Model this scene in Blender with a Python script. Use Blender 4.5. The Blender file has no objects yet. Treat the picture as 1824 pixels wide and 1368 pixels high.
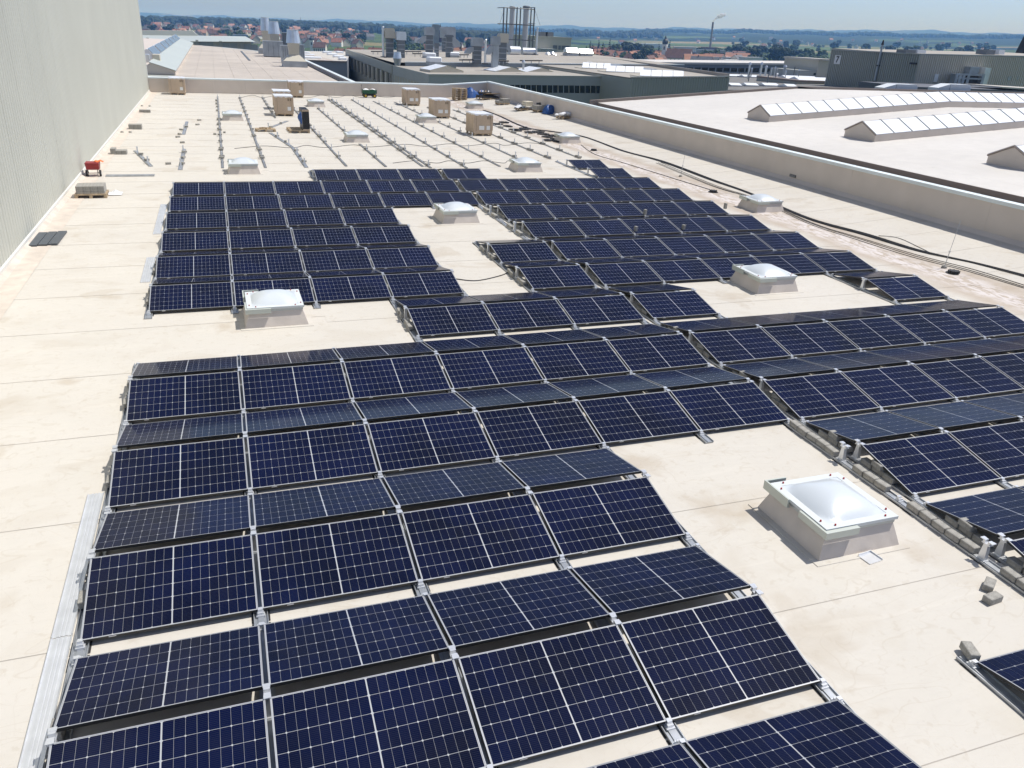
import bpy, math, random
import numpy as np
from mathutils import Vector, Matrix, Quaternion

# ------------------------------------------------------------------ scene, camera, sky, sun
SC = bpy.context.scene
COL = SC.collection
R = math.radians
rnd = random.Random(7)

# The main roof is the XY plane: X runs to the right along the panel rows, Y away from the camera.
CAM = Vector((1.8258, -5.7646, 5.9028))
YAW, PITCH, ROLL, FPX = R(20.4206), R(24.0338), R(2.9881), 1401.91
FWD = Vector((math.sin(YAW)*math.cos(PITCH), math.cos(YAW)*math.cos(PITCH), -math.sin(PITCH)))
_r = Vector((math.cos(YAW), -math.sin(YAW), 0)); _u = _r.cross(FWD)
RIGHT = math.cos(ROLL)*_r + math.sin(ROLL)*_u
UP = -math.sin(ROLL)*_r + math.cos(ROLL)*_u
cam = bpy.data.cameras.new('camera'); camo = bpy.data.objects.new('camera', cam); COL.objects.link(camo)
cam.sensor_width = 36.0; cam.lens = 36.0*FPX/1824.0
cam.clip_start = 0.1; cam.clip_end = 80000
camo.matrix_world = Matrix(((RIGHT.x, UP.x, -FWD.x, CAM.x), (RIGHT.y, UP.y, -FWD.y, CAM.y), (RIGHT.z, UP.z, -FWD.z, CAM.z), (0, 0, 0, 1)))
SC.camera = camo

SUN_DIR = Vector((0.475, 0.02, 0.88)).normalized()
world = bpy.data.worlds.new('World'); SC.world = world; world.use_nodes = True
wn = world.node_tree.nodes; wl = world.node_tree.links
sky = wn.new('ShaderNodeTexSky'); sky.sky_type = 'NISHITA'; sky.sun_disc = False
sky.sun_elevation = math.asin(SUN_DIR.z); sky.sun_rotation = math.atan2(SUN_DIR.x, SUN_DIR.y)
sky.altitude = 1150; sky.air_density = 0.7; sky.dust_density = 2.6; sky.ozone_density = 10.0
hs = wn.new('ShaderNodeHueSaturation'); hs.inputs['Saturation'].default_value = 0.76
wl.new(sky.outputs[0], hs.inputs['Color']); wl.new(hs.outputs[0], wn['Background'].inputs[0]); wn['Background'].inputs[1].default_value = 0.145
sun = bpy.data.lights.new('sun', 'SUN'); suno = bpy.data.objects.new('sun', sun); COL.objects.link(suno)
sun.energy = 4.6; sun.angle = R(0.53); sun.color = (1.0, 0.965, 0.91)
suno.rotation_euler = SUN_DIR.to_track_quat('Z', 'Y').to_euler()
SC.view_settings.view_transform = 'Standard'; SC.view_settings.look = 'None'
SC.view_settings.exposure = 0.0; SC.view_settings.gamma = 1.0; SC.view_settings.use_curve_mapping = False
SC.cycles.max_bounces = 6; SC.cycles.diffuse_bounces = 3; SC.cycles.glossy_bounces = 3
SC.cycles.transmission_bounces = 4; SC.cycles.volume_bounces = 2; SC.cycles.transparent_max_bounces = 6

HAZE_DENSITY = 1.5e-4

# ------------------------------------------------------------------ helpers
def ray(u, v):
    return FWD + RIGHT*((u-912)/FPX) + UP*((684-v)/FPX)
def at_z(u, v, z=0.0):
    d = ray(u, v); return CAM + d*((z-CAM.z)/d.z)
def at_y(u, v, y):
    d = ray(u, v); return CAM + d*((y-CAM.y)/d.y)
def at_x(u, v, x):
    d = ray(u, v); return CAM + d*((x-CAM.x)/d.x)

ORD = ['first','second','third','fourth','fifth','sixth','seventh','eighth','ninth','tenth','eleventh','twelfth','thirteenth','fourteenth','fifteenth','sixteenth','seventeenth','eighteenth','nineteenth','twentieth']
def ordn(i):
    if i == 99: return 'hundredth'
    if i > 99: return 'hundred-and-'+ordn(i-100)
    if i < 20: return ORD[i]
    t = ['','','twenty','thirty','forty','fifty','sixty','seventy','eighty','ninety'][(i+1)//10]
    k = (i+1) % 10
    return t[:-1]+'ieth' if k == 0 else t+'-'+ORD[k-1]

class MB:
    """collects shapes into one mesh"""
    def __init__(s): s.v = []; s.f = []; s.uv = None
    def add(s, vs, fs):
        n = len(s.v); s.v += [tuple(p) for p in vs]; s.f += [tuple(i+n for i in f) for f in fs]; return s
    def box(s, x0, x1, y0, y1, z0, z1, M=None):
        vs = [Vector(p) for p in ((x0,y0,z0),(x1,y0,z0),(x1,y1,z0),(x0,y1,z0),(x0,y0,z1),(x1,y0,z1),(x1,y1,z1),(x0,y1,z1))]
        if M is not None: vs = [M @ p for p in vs]
        return s.add(vs, ((0,3,2,1),(4,5,6,7),(0,1,5,4),(1,2,6,5),(2,3,7,6),(3,0,4,7)))
    def cbox(s, x0, x1, y0, y1, z0, z1, b, M=None):
        """box with chamfered upright and top edges"""
        def ring(d, z): return [(x0+d+b*0,y0+b+d*0,z) if False else p for p in ((x0+b,y0+d,z),(x1-b,y0+d,z),(x1-d,y0+b,z),(x1-d,y1-b,z),(x1-b,y1-d,z),(x0+b,y1-d,z),(x0+d,y1-b,z),(x0+d,y0+b,z))]
        rings = [ring(0,z0), ring(0,z1-b), ring(b*0.99,z1)]
        vs = [Vector(p) for r_ in rings for p in r_]
        if M is not None: vs = [M @ p for p in vs]
        fs = [tuple(range(7,-1,-1)), tuple(range(16,24))]
        for k in range(2):
            for i in range(8):
                j = (i+1) % 8; fs.append((k*8+i, k*8+j, k*8+8+j, k*8+8+i))
        return s.add(vs, fs)
    def frustum(s, a, b):
        """a, b: equally long rings, bottom and top"""
        n = len(a)
        fs = [tuple(range(n-1,-1,-1)), tuple(range(n,2*n))] + [(i,(i+1)%n,n+(i+1)%n,n+i) for i in range(n)]
        return s.add(list(a)+list(b), fs)
    def prism(s, prof, axis, t0, t1, M=None):
        """prof: 2D outline; axis 'y': (x,z) outline extruded along y; 'x': (y,z) along x; 'z': (x,y) along z"""
        def P(p, t): return {'y':(p[0],t,p[1]), 'x':(t,p[0],p[1]), 'z':(p[0],p[1],t)}[axis]
        a = [Vector(P(p,t0)) for p in prof]; b = [Vector(P(p,t1)) for p in prof]
        if M is not None: a = [M@p for p in a]; b = [M@p for p in b]
        return s.frustum(a, b)
    def cyl(s, p0, p1, r0, r1=None, n=10):
        if r1 is None: r1 = r0
        p0 = Vector(p0); p1 = Vector(p1); d = (p1-p0).normalized()
        a = d.orthogonal().normalized(); b = d.cross(a)
        A = [p0+a*(r0*math.cos(2*math.pi*i/n))+b*(r0*math.sin(2*math.pi*i/n)) for i in range(n)]
        B = [p1+a*(r1*math.cos(2*math.pi*i/n))+b*(r1*math.sin(2*math.pi*i/n)) for i in range(n)]
        return s.frustum(A, B)
    def tube(s, pts, r, n=6, closed=False):
        pts = [Vector(p) for p in pts]; m = len(pts); rings = []
        for i, p in enumerate(pts):
            if closed: d = pts[(i+1)%m]-pts[i-1]
            else: d = pts[min(i+1,m-1)]-pts[max(i-1,0)]
            d.normalize(); a = Vector((0,0,1)).cross(d)
            if a.length < 1e-3: a = Vector((1,0,0)).cross(d)
            a.normalize(); b = d.cross(a)
            rings += [p+a*(r*math.cos(2*math.pi*k/n))+b*(r*math.sin(2*math.pi*k/n)) for k in range(n)]
        fs = []
        for i in range(m if closed else m-1):
            for k in range(n):
                i2 = (i+1) % m; k2 = (k+1) % n
                fs.append((i*n+k, i*n+k2, i2*n+k2, i2*n+k))
        if not closed: fs += [tuple(range(n-1,-1,-1)), tuple((m-1)*n+k for k in range(n))]
        return s.add(rings, fs)
    def grid(s, nx, ny, fn):
        vs = [fn(i/(nx-1), j/(ny-1)) for j in range(ny) for i in range(nx)]
        return s.add(vs, [(j*nx+i, j*nx+i+1, (j+1)*nx+i+1, (j+1)*nx+i) for j in range(ny-1) for i in range(nx-1)])
    def mesh(s, name, mat=None, smooth=False, uv=None):
        me = bpy.data.meshes.new(name); me.from_pydata(s.v, [], s.f)
        if mat is not None: me.materials.append(mat)
        if smooth:
            for p in me.polygons: p.use_smooth = True
        me.update(); return me

def link(o, parent=None):
    COL.objects.link(o)
    if parent is not None: o.parent = parent
    return o
def part(name, src, mat, parent=None, loc=None, rot=None, smooth=False):
    me = src.mesh(name, mat, smooth) if isinstance(src, MB) else src
    o = bpy.data.objects.new(name, me); link(o, parent)
    if loc is not None: o.location = loc
    if rot is not None: o.rotation_euler = rot
    return o
def tag(o, label, cat, group=None):
    o['label'] = label; o['category'] = cat
    if group: o['group'] = group
    return o
def thing(name, label, cat, loc=(0,0,0), rot=(0,0,0), group=None):
    o = bpy.data.objects.new(name, None); link(o); o.location = loc; o.rotation_euler = rot
    o.empty_display_size = 0.2
    return tag(o, label, cat, group)
def struct(name, src, mat, smooth=False):
    o = part(name, src, mat, None, smooth=smooth); o['kind'] = 'structure'; return o

def mat(name, col, rough=0.6, metal=0.0, spec=0.5, noise=None, bump=None, coat=0.0, coords='Object', noise2=None):
    """noise: (scale, amount) multiplies the colour; bump: (scale, distance)"""
    m = bpy.data.materials.new(name); m.use_nodes = True
    nt = m.node_tree; b = nt.nodes['Principled BSDF']
    b.inputs['Base Color'].default_value = (*col, 1); b.inputs['Roughness'].default_value = rough
    b.inputs['Metallic'].default_value = metal; b.inputs['Specular IOR Level'].default_value = spec
    if coat:
        b.inputs['Coat Weight'].default_value = coat; b.inputs['Coat Roughness'].default_value = 0.08
    if noise or bump or noise2:
        tc = nt.nodes.new('ShaderNodeTexCoord')
        src = tc.outputs['Object']
        if coords == 'World':
            g = nt.nodes.new('ShaderNodeNewGeometry'); src = g.outputs['Position']
    last = None
    for k, nn in enumerate((noise, noise2)):
        if not nn: continue
        n = nt.nodes.new('ShaderNodeTexNoise'); n.inputs['Scale'].default_value = nn[0]; n.inputs['Detail'].default_value = 5
        nt.links.new(src, n.inputs['Vector'])
        mr = nt.nodes.new('ShaderNodeMapRange'); mr.inputs['From Min'].default_value = 0.3; mr.inputs['From Max'].default_value = 0.7
        mr.inputs['To Min'].default_value = 1-nn[1]; mr.inputs['To Max'].default_value = 1+nn[1]*0.5
        nt.links.new(n.outputs['Fac'], mr.inputs['Value'])
        mx = nt.nodes.new('ShaderNodeMix'); mx.data_type = 'RGBA'; mx.blend_type = 'MULTIPLY'; mx.inputs[0].default_value = 1
        if last is None: mx.inputs[6].default_value = (*col, 1)
        else: nt.links.new(last, mx.inputs[6])
        nt.links.new(mr.outputs[0], mx.inputs[7]); last = mx.outputs[2]
    if last is not None: nt.links.new(last, b.inputs['Base Color'])
    if bump:
        n = nt.nodes.new('ShaderNodeTexNoise'); n.inputs['Scale'].default_value = bump[0]; n.inputs['Detail'].default_value = 4
        nt.links.new(src, n.inputs['Vector'])
        bp = nt.nodes.new('ShaderNodeBump'); bp.inputs['Distance'].default_value = bump[1]; bp.inputs['Strength'].default_value = 1
        nt.links.new(n.outputs['Fac'], bp.inputs['Height']); nt.links.new(bp.outputs[0], b.inputs['Normal'])
    return m

# ------------------------------------------------------------------ materials
M_roofbase = mat('membrane_under', (0.45,0.41,0.36), 0.8)
def membrane(name, col):
    m = bpy.data.materials.new(name); m.use_nodes = True; nt = m.node_tree; N = nt.nodes; L = nt.links
    b = N['Principled BSDF']; b.inputs['Roughness'].default_value = 0.62; b.inputs['Specular IOR Level'].default_value = 0.35
    g = N.new('ShaderNodeNewGeometry')
    def noise(scale, detail, sc=(1,1,1), dist=0.0):
        mp = N.new('ShaderNodeMapping'); mp.inputs['Scale'].default_value = sc; L.new(g.outputs['Position'], mp.inputs['Vector'])
        n = N.new('ShaderNodeTexNoise'); n.inputs['Scale'].default_value = scale; n.inputs['Detail'].default_value = detail; n.inputs['Distortion'].default_value = dist
        L.new(mp.outputs[0], n.inputs['Vector']); return n.outputs['Fac']
    def ramp(src, a, c0, c, c1):
        r = N.new('ShaderNodeMapRange'); r.inputs['From Min'].default_value = a; r.inputs['From Max'].default_value = c; r.inputs['To Min'].default_value = c0; r.inputs['To Max'].default_value = c1
        L.new(src, r.inputs['Value']); return r.outputs[0]
    def mix(fac, a, bcol, mode='MIX'):
        x = N.new('ShaderNodeMix'); x.data_type = 'RGBA'; x.blend_type = mode
        if isinstance(fac, float): x.inputs[0].default_value = fac
        else: L.new(fac, x.inputs[0])
        for s, i in ((a,6),(bcol,7)):
            if isinstance(s, tuple): x.inputs[i].default_value = (*s,1)
            else: L.new(s, x.inputs[i])
        return x.outputs[2]
    c = mix(ramp(noise(0.35,5),0.35,0,0.7,1), col, tuple(k*0.94 for k in col))
    # foot-worn and water-stained patches of brownish dust
    c = mix(ramp(noise(0.8,8,(1,1.6,1),0.8),0.53,0,0.80,0.5), c, (col[0]*0.76, col[1]*0.70, col[2]*0.62))
    c = mix(ramp(noise(9,6,(0.5,1.5,1)),0.5,0,0.8,0.3), c, tuple(k*0.86 for k in col))
    c = mix(ramp(noise(30,3),0.62,0,0.75,0.22), c, tuple(k*0.7 for k in col))
    # dried puddles with a darker tide mark
    pd = noise(0.42,6,(1,1.2,1),0.6)
    c = mix(ramp(pd,0.615,0,0.64,0.30), c, (col[0]*0.70, col[1]*0.62, col[2]*0.52))
    c = mix(ramp(pd,0.66,0,0.70,0.20), c, tuple(k*0.98 for k in col))
    # pale drag marks
    c = mix(ramp(noise(1.3,3,(0.25,1.6,1),1.5),0.60,0,0.68,0.25), c, tuple(min(1,k*1.1) for k in col))
    # creases, scuffs and drag lines: thin wandering marks
    def crease(src, w, amt, colr):
        a_ = N.new('ShaderNodeMath'); a_.operation = 'SUBTRACT'; a_.inputs[1].default_value = 0.5; L.new(src, a_.inputs[0])
        q_ = N.new('ShaderNodeMath'); q_.operation = 'ABSOLUTE'; L.new(a_.outputs[0], q_.inputs[0])
        return mix(ramp(q_.outputs[0], 0.0, amt, w, 0), c, colr)
    dk = (col[0]*0.74, col[1]*0.68, col[2]*0.60)
    c = crease(noise(0.55,2,(1,2.2,1),1.2), 0.006, 0.30, dk)
    c = crease(noise(1.6,3,(1.4,0.8,1),1.8), 0.008, 0.18, dk)
    c = mix(ramp(noise(6.5,8,(1,1,1),0.4),0.60,0,0.66,0.26), c, dk)
    c = mix(ramp(noise(3.0,2,(2.2,2.2,1),0.0),0.70,0,0.73,0.22), c, dk)
    # silt and lime left by standing water along the drainage valley (x about 21.5)
    sp = N.new('ShaderNodeSeparateXYZ'); L.new(g.outputs['Position'], sp.inputs[0])
    ds = N.new('ShaderNodeMath'); ds.operation = 'SUBTRACT'; ds.inputs[1].default_value = 21.45; L.new(sp.outputs[0], ds.inputs[0])
    ab = N.new('ShaderNodeMath'); ab.operation = 'ABSOLUTE'; L.new(ds.outputs[0], ab.inputs[0])
    def near(w, nz, amp):
        a_ = N.new('ShaderNodeMath'); a_.operation = 'MULTIPLY_ADD'; a_.inputs[1].default_value = amp; L.new(nz, a_.inputs[0]); L.new(ab.outputs[0], a_.inputs[2])
        return ramp(a_.outputs[0], w, 1, w+0.55, 0)
    def mul(p_, q_):
        a_ = N.new('ShaderNodeMath'); a_.operation = 'MULTIPLY'; L.new(p_, a_.inputs[0])
        if isinstance(q_, float): a_.inputs[1].default_value = q_
        else: L.new(q_, a_.inputs[1])
        return a_.outputs[0]
    c = mix(mul(near(1.5, noise(0.45,5), 1.4), 0.55), c, (0.36,0.27,0.19))
    c = mix(mul(near(0.75, noise(1.2,5), 1.0), ramp(noise(3.5,6,(1.6,0.6,1),1.0),0.44,0,0.50,0.95)), c, (0.62,0.57,0.54))
    c = mix(mul(near(0.35, noise(1.0,5), 0.9), ramp(noise(5,6,(2.0,0.5,1),1.0),0.52,0,0.60,0.6)), c, (0.24,0.17,0.12))
    # mud left by puddles beside the skylights and seam ends
    nz = noise(2.6,6,(1,1,1),0.8)
    for sx_,sy_,sr_ in ((7.95,1.95,.62),(9.78,.40,.34),(7.3,3.3,.55),(1.55,10.75,.42),(-1.1,8.55,.30),(-.9,13.3,.28),(13.9,10.6,.5),(8.0,19.3,.5),(16.6,30.2,.6),(6.6,-.9,.35)):
        dv = N.new('ShaderNodeVectorMath'); dv.operation = 'DISTANCE'; dv.inputs[1].default_value = (sx_,sy_,0); L.new(g.outputs['Position'], dv.inputs[0])
        am = N.new('ShaderNodeMath'); am.operation = 'MULTIPLY_ADD'; am.inputs[1].default_value = sr_*2.2; L.new(nz, am.inputs[0]); L.new(dv.outputs['Value'], am.inputs[2])
        c = mix(ramp(am.outputs[0], sr_*1.25, 0.42, sr_*2.05, 0), c, (col[0]*0.66, col[1]*0.56, col[2]*0.44))
    L.new(c, b.inputs['Base Color'])
    bp = N.new('ShaderNodeBump'); bp.inputs['Strength'].default_value = 0.6; bp.inputs['Distance'].default_value = 0.025
    L.new(noise(2.2,4,(0.6,1.4,1),0.5), bp.inputs['Height']); L.new(bp.outputs[0], b.inputs['Normal'])
    return m
M_roof = membrane('roof_membrane', (0.578,0.543,0.482))
M_seam = mat('seam_dirt_lip_shade', (0.46,0.415,0.36), 0.8, noise=(0.9,0.35), coords='World')  # lap line: dirt plus the lip's thin shadow, painted as one darker tone
M_para = mat('parapet_membrane', (0.62,0.55,0.485), 0.6, noise=(0.8,0.08), bump=(1.5,0.015), coords='World')
M_cope = mat('coping_metal', (0.70,0.76,0.76), 0.5, 0.1, noise=(1.2,0.08), coords='World')
M_clad = mat('wall_cladding', (0.495,0.50,0.44), 0.5, 0.0, noise=(0.3,0.05), coords='World')
# cladding tone: sheets from different batches
_nt = M_clad.node_tree; _b = _nt.nodes['Principled BSDF']; _src = _b.inputs['Base Color'].links[0].from_socket
_oi = _nt.nodes.new('ShaderNodeObjectInfo'); _mr = _nt.nodes.new('ShaderNodeMapRange'); _mr.inputs['To Min'].default_value = 0.985; _mr.inputs['To Max'].default_value = 1.012; _nt.links.new(_oi.outputs['Random'], _mr.inputs['Value'])
_mx = _nt.nodes.new('ShaderNodeMix'); _mx.data_type = 'RGBA'; _mx.blend_type = 'MULTIPLY'; _mx.inputs[0].default_value = 1; _nt.links.new(_src, _mx.inputs[6]); _nt.links.new(_mr.outputs[0], _mx.inputs[7]); _nt.links.new(_mx.outputs[2], _b.inputs['Base Color'])
M_alu = mat('aluminium', (0.50,0.52,0.54), 0.42, 0.7, noise=(6,0.2))
M_alu_d = mat('aluminium_weathered', (0.33,0.34,0.35), 0.5, 0.5, noise=(5,0.3))
M_alu_b = mat('aluminium_bright', (0.78,0.79,0.80), 0.35, 0.6, noise=(6,0.08))
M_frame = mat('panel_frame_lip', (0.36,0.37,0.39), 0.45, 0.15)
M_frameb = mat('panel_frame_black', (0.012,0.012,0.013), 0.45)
M_black = mat('black_rubber', (0.02,0.02,0.021), 0.6)
M_conc = mat('concrete_paver', (0.36,0.345,0.31), 0.9, noise=(14,0.25), noise2=(60,0.2), bump=(90,0.003))
M_white = mat('white_plastic', (0.78,0.79,0.79), 0.4)
M_red = mat('red_cap', (0.35,0.02,0.02), 0.5)

def cell_material():
    m = bpy.data.materials.new('silicon_cell'); m.use_nodes = True; nt = m.node_tree; N = nt.nodes; L = nt.links
    b = N['Principled BSDF']; b.inputs['Roughness'].default_value = 0.6; b.inputs['Specular IOR Level'].default_value = 0.0
    b.inputs['Coat Weight'].default_value = 0.68; b.inputs['Coat Roughness'].default_value = 0.12; b.inputs['Coat IOR'].default_value = 1.27
    uv = N.new('ShaderNodeUVMap'); sep = N.new('ShaderNodeSeparateXYZ'); L.new(uv.outputs[0], sep.inputs[0])
    # ten thin ribbon wires across every cell
    mu = N.new('ShaderNodeMath'); mu.operation = 'MULTIPLY'; mu.inputs[1].default_value = 10; L.new(sep.outputs[1], mu.inputs[0])
    fr = N.new('ShaderNodeMath'); fr.operation = 'FRACT'; L.new(mu.outputs[0], fr.inputs[0])
    lt = N.new('ShaderNodeMath'); lt.operation = 'LESS_THAN'; lt.inputs[1].default_value = 0.10; L.new(fr.outputs[0], lt.inputs[0])
    oi = N.new('ShaderNodeObjectInfo'); g = N.new('ShaderNodeNewGeometry')
    n = N.new('ShaderNodeTexNoise'); n.inputs['Scale'].default_value = 1.1; n.inputs['Detail'].default_value = 2; L.new(g.outputs['Position'], n.inputs['Vector'])
    cr = N.new('ShaderNodeMix'); cr.data_type = 'RGBA'; cr.inputs[6].default_value = (0.0018,0.0033,0.0145,1); cr.inputs[7].default_value = (0.0028,0.0060,0.0340,1)
    ad = N.new('ShaderNodeMath'); ad.operation = 'MULTIPLY_ADD'; ad.inputs[1].default_value = 0.35; L.new(oi.outputs['Random'], ad.inputs[0])
    mr = N.new('ShaderNodeMapRange'); mr.inputs['From Min'].default_value = 0.35; mr.inputs['From Max'].default_value = 0.65; mr.inputs['To Max'].default_value = 0.65; L.new(n.outputs['Fac'], mr.inputs['Value']); L.new(mr.outputs[0], ad.inputs[2])
    L.new(ad.outputs[0], cr.inputs[0])
    mx = N.new('ShaderNodeMix'); mx.data_type = 'RGBA'; mx.inputs[7].default_value = (0.032,0.037,0.055,1); L.new(lt.outputs[0], mx.inputs[0]); L.new(cr.outputs[2], mx.inputs[6])
    # thin dust film
    n2 = N.new('ShaderNodeTexNoise'); n2.inputs['Scale'].default_value = 3; n2.inputs['Detail'].default_value = 6; L.new(g.outputs['Position'], n2.inputs['Vector'])
    mr2 = N.new('ShaderNodeMapRange'); mr2.inputs['From Min'].default_value = 0.45; mr2.inputs['From Max'].default_value = 0.85; mr2.inputs['To Max'].default_value = 0.012; L.new(n2.outputs['Fac'], mr2.inputs['Value'])
    dm = N.new('ShaderNodeMix'); dm.data_type = 'RGBA'; dm.inputs[7].default_value = (0.35,0.32,0.28,1); L.new(mr2.outputs[0], dm.inputs[0]); L.new(mx.outputs[2], dm.inputs[6])
    L.new(dm.outputs[2], b.inputs['Base Color'])
    return m
M_cell = cell_material()
M_back = mat('panel_backsheet', (0.41,0.42,0.44), 0.4, 0.0, 0.4, coat=0.8)

# ------------------------------------------------------------------ the main roof
Z_UNDER = -0.02
XW, XV, XP = -3.45, 21.8, 26.2            # tall wall, valley line, right parapet face
RISE = 0.33                                # the strip right of the valley climbs to the parapet
YF0, YF1 = 69.2, 70.7                      # far parapet, left and right end
def zroof(x): return 0.0 if x < XV else (x-XV)/(XP-XV)*RISE
def yfar(x): return YF0 + (YF1-YF0)*(x-XW)/(XP-XW)
b = MB()
b.add([(XW,-16,Z_UNDER),(XV,-16,Z_UNDER),(XP+.3,-16,RISE+Z_UNDER),(XW,72,Z_UNDER),(XV,72,Z_UNDER),(XP+.3,72,RISE+Z_UNDER),
       (XW,-16,-14),(XP+.3,-16,-14),(XW,72,-14),(XP+.3,72,-14)], [(0,1,4,3),(1,2,5,4),(0,6,7,2,1),(2,7,9,5),(3,4,5,9,8),(0,3,8,6)])
roof = struct('roof', b, M_roofbase)
def sheet(x0, x1, y0, y1, m):
    """one welded membrane sheet: its near edge laps 4 mm over the next one"""
    e = 0.004; b = MB()
    xs = [x0, x1]
    b.add([(x0,y0,zroof(x0)+e),(x1,y0,zroof(x1)+e),(x1,y1,zroof(x1)),(x0,y1,zroof(x0)),(x0,y0,zroof(x0)-0.012),(x1,y0,zroof(x1)-0.012)], [(0,1,2,3),(4,5,1,0)])
    o = part('membrane_sheet', b, m, roof)
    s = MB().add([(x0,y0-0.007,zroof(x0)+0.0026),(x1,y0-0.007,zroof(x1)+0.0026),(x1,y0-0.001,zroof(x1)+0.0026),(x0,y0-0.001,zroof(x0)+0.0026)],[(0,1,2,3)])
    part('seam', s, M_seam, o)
    return o
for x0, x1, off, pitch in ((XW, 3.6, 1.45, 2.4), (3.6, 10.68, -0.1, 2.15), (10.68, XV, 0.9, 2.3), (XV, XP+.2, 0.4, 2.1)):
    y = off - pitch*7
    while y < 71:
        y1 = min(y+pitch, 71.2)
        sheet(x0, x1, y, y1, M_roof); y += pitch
# cant strip of older, browner membrane along the tall wall
b = MB().add([(XW+.02,-12,0.10),(XW+.16,-12,0.012),(XW+.62,-12,0.0095),(XW+.02,69.2,0.10),(XW+.16,69.2,0.012),(XW+.62,69.2,0.0095)], [(0,1,4,3),(1,2,5,4)])
part('edge_strip', b, mat('edge_strip_membrane', (0.585,0.515,0.44), 0.7, noise=(2.5,0.16), coords='World'), roof)

# ------------------------------------------------------------------ tall cladded hall on the left
hall = thing('factory_hall', 'tall hall wall of pale grey-green ribbed metal cladding along the left edge', 'building', (XW, 28, 0))
PIT, NR = 0.27, 4
b = MB(); prof = []
for k in range(NR):
    y = k*PIT; prof += [(y,0.0),(y+0.17,0.0),(y+0.195,-0.016),(y+0.245,-0.016)]
prof.append((NR*PIT, 0.0))
b.grid(len(prof), 2, lambda s, t: (prof[round(s*(len(prof)-1))][1], prof[round(s*(len(prof)-1))][0], 0.14+t*24.8))
me = b.mesh('cladding_sheet', M_clad)
y = 0.5
while y < 68.9:
    part('cladding_sheet', me, None, hall, (0.0015*(round(y/PIT/NR) % 2), y-28, 0)); y += PIT*NR
YE = y
part('hall_core', MB().box(-30,-0.06,-27.6,YE-28-0.02,-14,24.9), M_clad, hall)
part('corner_flashing', MB().box(-0.07,0.012,YE-28-0.03,YE-28+0.09,0.14,24.95), M_alu_b, hall)
part('base_flashing', MB().prism([(0.0,0.02),(0.035,0.02),(0.035,0.17),(0.004,0.20),(0.0,0.20)], 'y', -27.4, YE-28+0.05), mat('base_flashing_paint',(0.66,0.65,0.60),0.5), hall)

# ------------------------------------------------------------------ parapets
def coping(parent, n, p0, p1, w, lift=0.0):
    """n cap pieces laid end to end from p0 to p1 (inner top edge), w deep"""
    d = p1-p0; L = d.length; dn = d.normalized()
    side = Vector((-dn.y, dn.x, 0)).normalized()
    for i in range(n):
        a = p0+dn*(L*i/n+0.004); c = p0+dn*(L*(i+1)/n-0.004)
        q = MB(); lo = -side*0.045; hi = side*(w+0.045)
        sec = [lo+Vector((0,0,-0.07)), lo+Vector((0,0,0.03)), hi+Vector((0,0,0.055)), hi+Vector((0,0,-0.07))]
        lo = lo-side*0.004; hi = hi+side*0.004; sec2 = [lo+Vector((0,0,-0.074)), lo+Vector((0,0,0.034)), hi+Vector((0,0,0.059)), hi+Vector((0,0,-0.074))]
        q.frustum([a+s_ for s_ in sec], [c+s_ for s_ in sec]); part('coping_piece', q, M_cope, parent)
        if i: 
            q = MB(); q.frustum([p0+dn*(L*i/n-0.05)+s_ for s_ in sec2],[p0+dn*(L*i/n+0.05)+s_ for s_ in sec2]); part('coping_joint', q, M_cope, parent)
far = thing('parapet_wall', 'beige membrane-covered parapet across the far end of the roof, metal capped', 'parapet', (11, YF0, 0))
F = Vector((11, YF0, 0))
PTOP = 1.13
n = 10
for i in range(n):
    xa, xb = XW+(XV-XW)*i/n, XW+(XV-XW)*(i+1)/n
    q = MB().frustum([Vector(p)-F for p in ((xa,yfar(xa),-0.015),(xb-.006,yfar(xb),-0.015),(xb-.006,yfar(xb)+.38,-0.015),(xa,yfar(xa)+.38,-0.015))],[Vector(p)-F for p in ((xa,yfar(xa),PTOP),(xb-.006,yfar(xb),PTOP),(xb-.006,yfar(xb)+.38,PTOP),(xa,yfar(xa)+.38,PTOP))])
    part('membrane_panel', q, M_para, far)
xa, xb = XV, XP
q = MB().frustum([Vector(p)-F for p in ((xa,yfar(xa),-0.015),(xb,yfar(xb),-0.015),(xb,yfar(xb)+.38,-0.015),(xa,yfar(xa)+.38,-0.015))],[Vector(p)-F for p in ((xa,yfar(xa),PTOP),(xb,yfar(xb),1.47),(xb,yfar(xb)+.38,1.47),(xa,yfar(xa)+.38,PTOP))])
part('membrane_panel', q, M_para, far)
coping(far, 8, Vector((XW+.02,yfar(XW),PTOP))-F, Vector((XV,yfar(XV),PTOP))-F, 0.38)
coping(far, 2, Vector((XV+.003,yfar(XV),PTOP))-F, Vector((XP+.40,yfar(XP+.4),1.50))-F, 0.38)
rp = thing('parapet_wall', 'long beige parapet along the right side of the roof with pale blue cap', 'parapet', (XP, 30, RISE))
ys = [-16.0]
while ys[-1] < yfar(XP)-3.4: ys.append(ys[-1]+3.35)
ys.append(yfar(XP)-0.004)
for i in range(len(ys)-1):
    o_ = 0.002 if i % 2 else 0.0
    q = MB().frustum([(-o_-0.0,ys[i]-30,-0.06),(0.42,ys[i]-30,-0.06),(0.42,ys[i+1]-30-.004,-0.06),(-o_,ys[i+1]-30-.004,-0.06)],[(-o_,ys[i]-30,1.16),(0.42,ys[i]-30,1.16),(0.42,ys[i+1]-30-.004,1.16),(-o_,ys[i+1]-30-.004,1.16)])
    part('membrane_panel', q, M_para, rp)
    q = MB().prism([(-0.16,-0.015),(-o_-0.003,-0.015),(-o_-0.003,0.13)], 'y', ys[i]-30, ys[i+1]-30-.004); part('base_fillet', q, M_para, rp)
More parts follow.
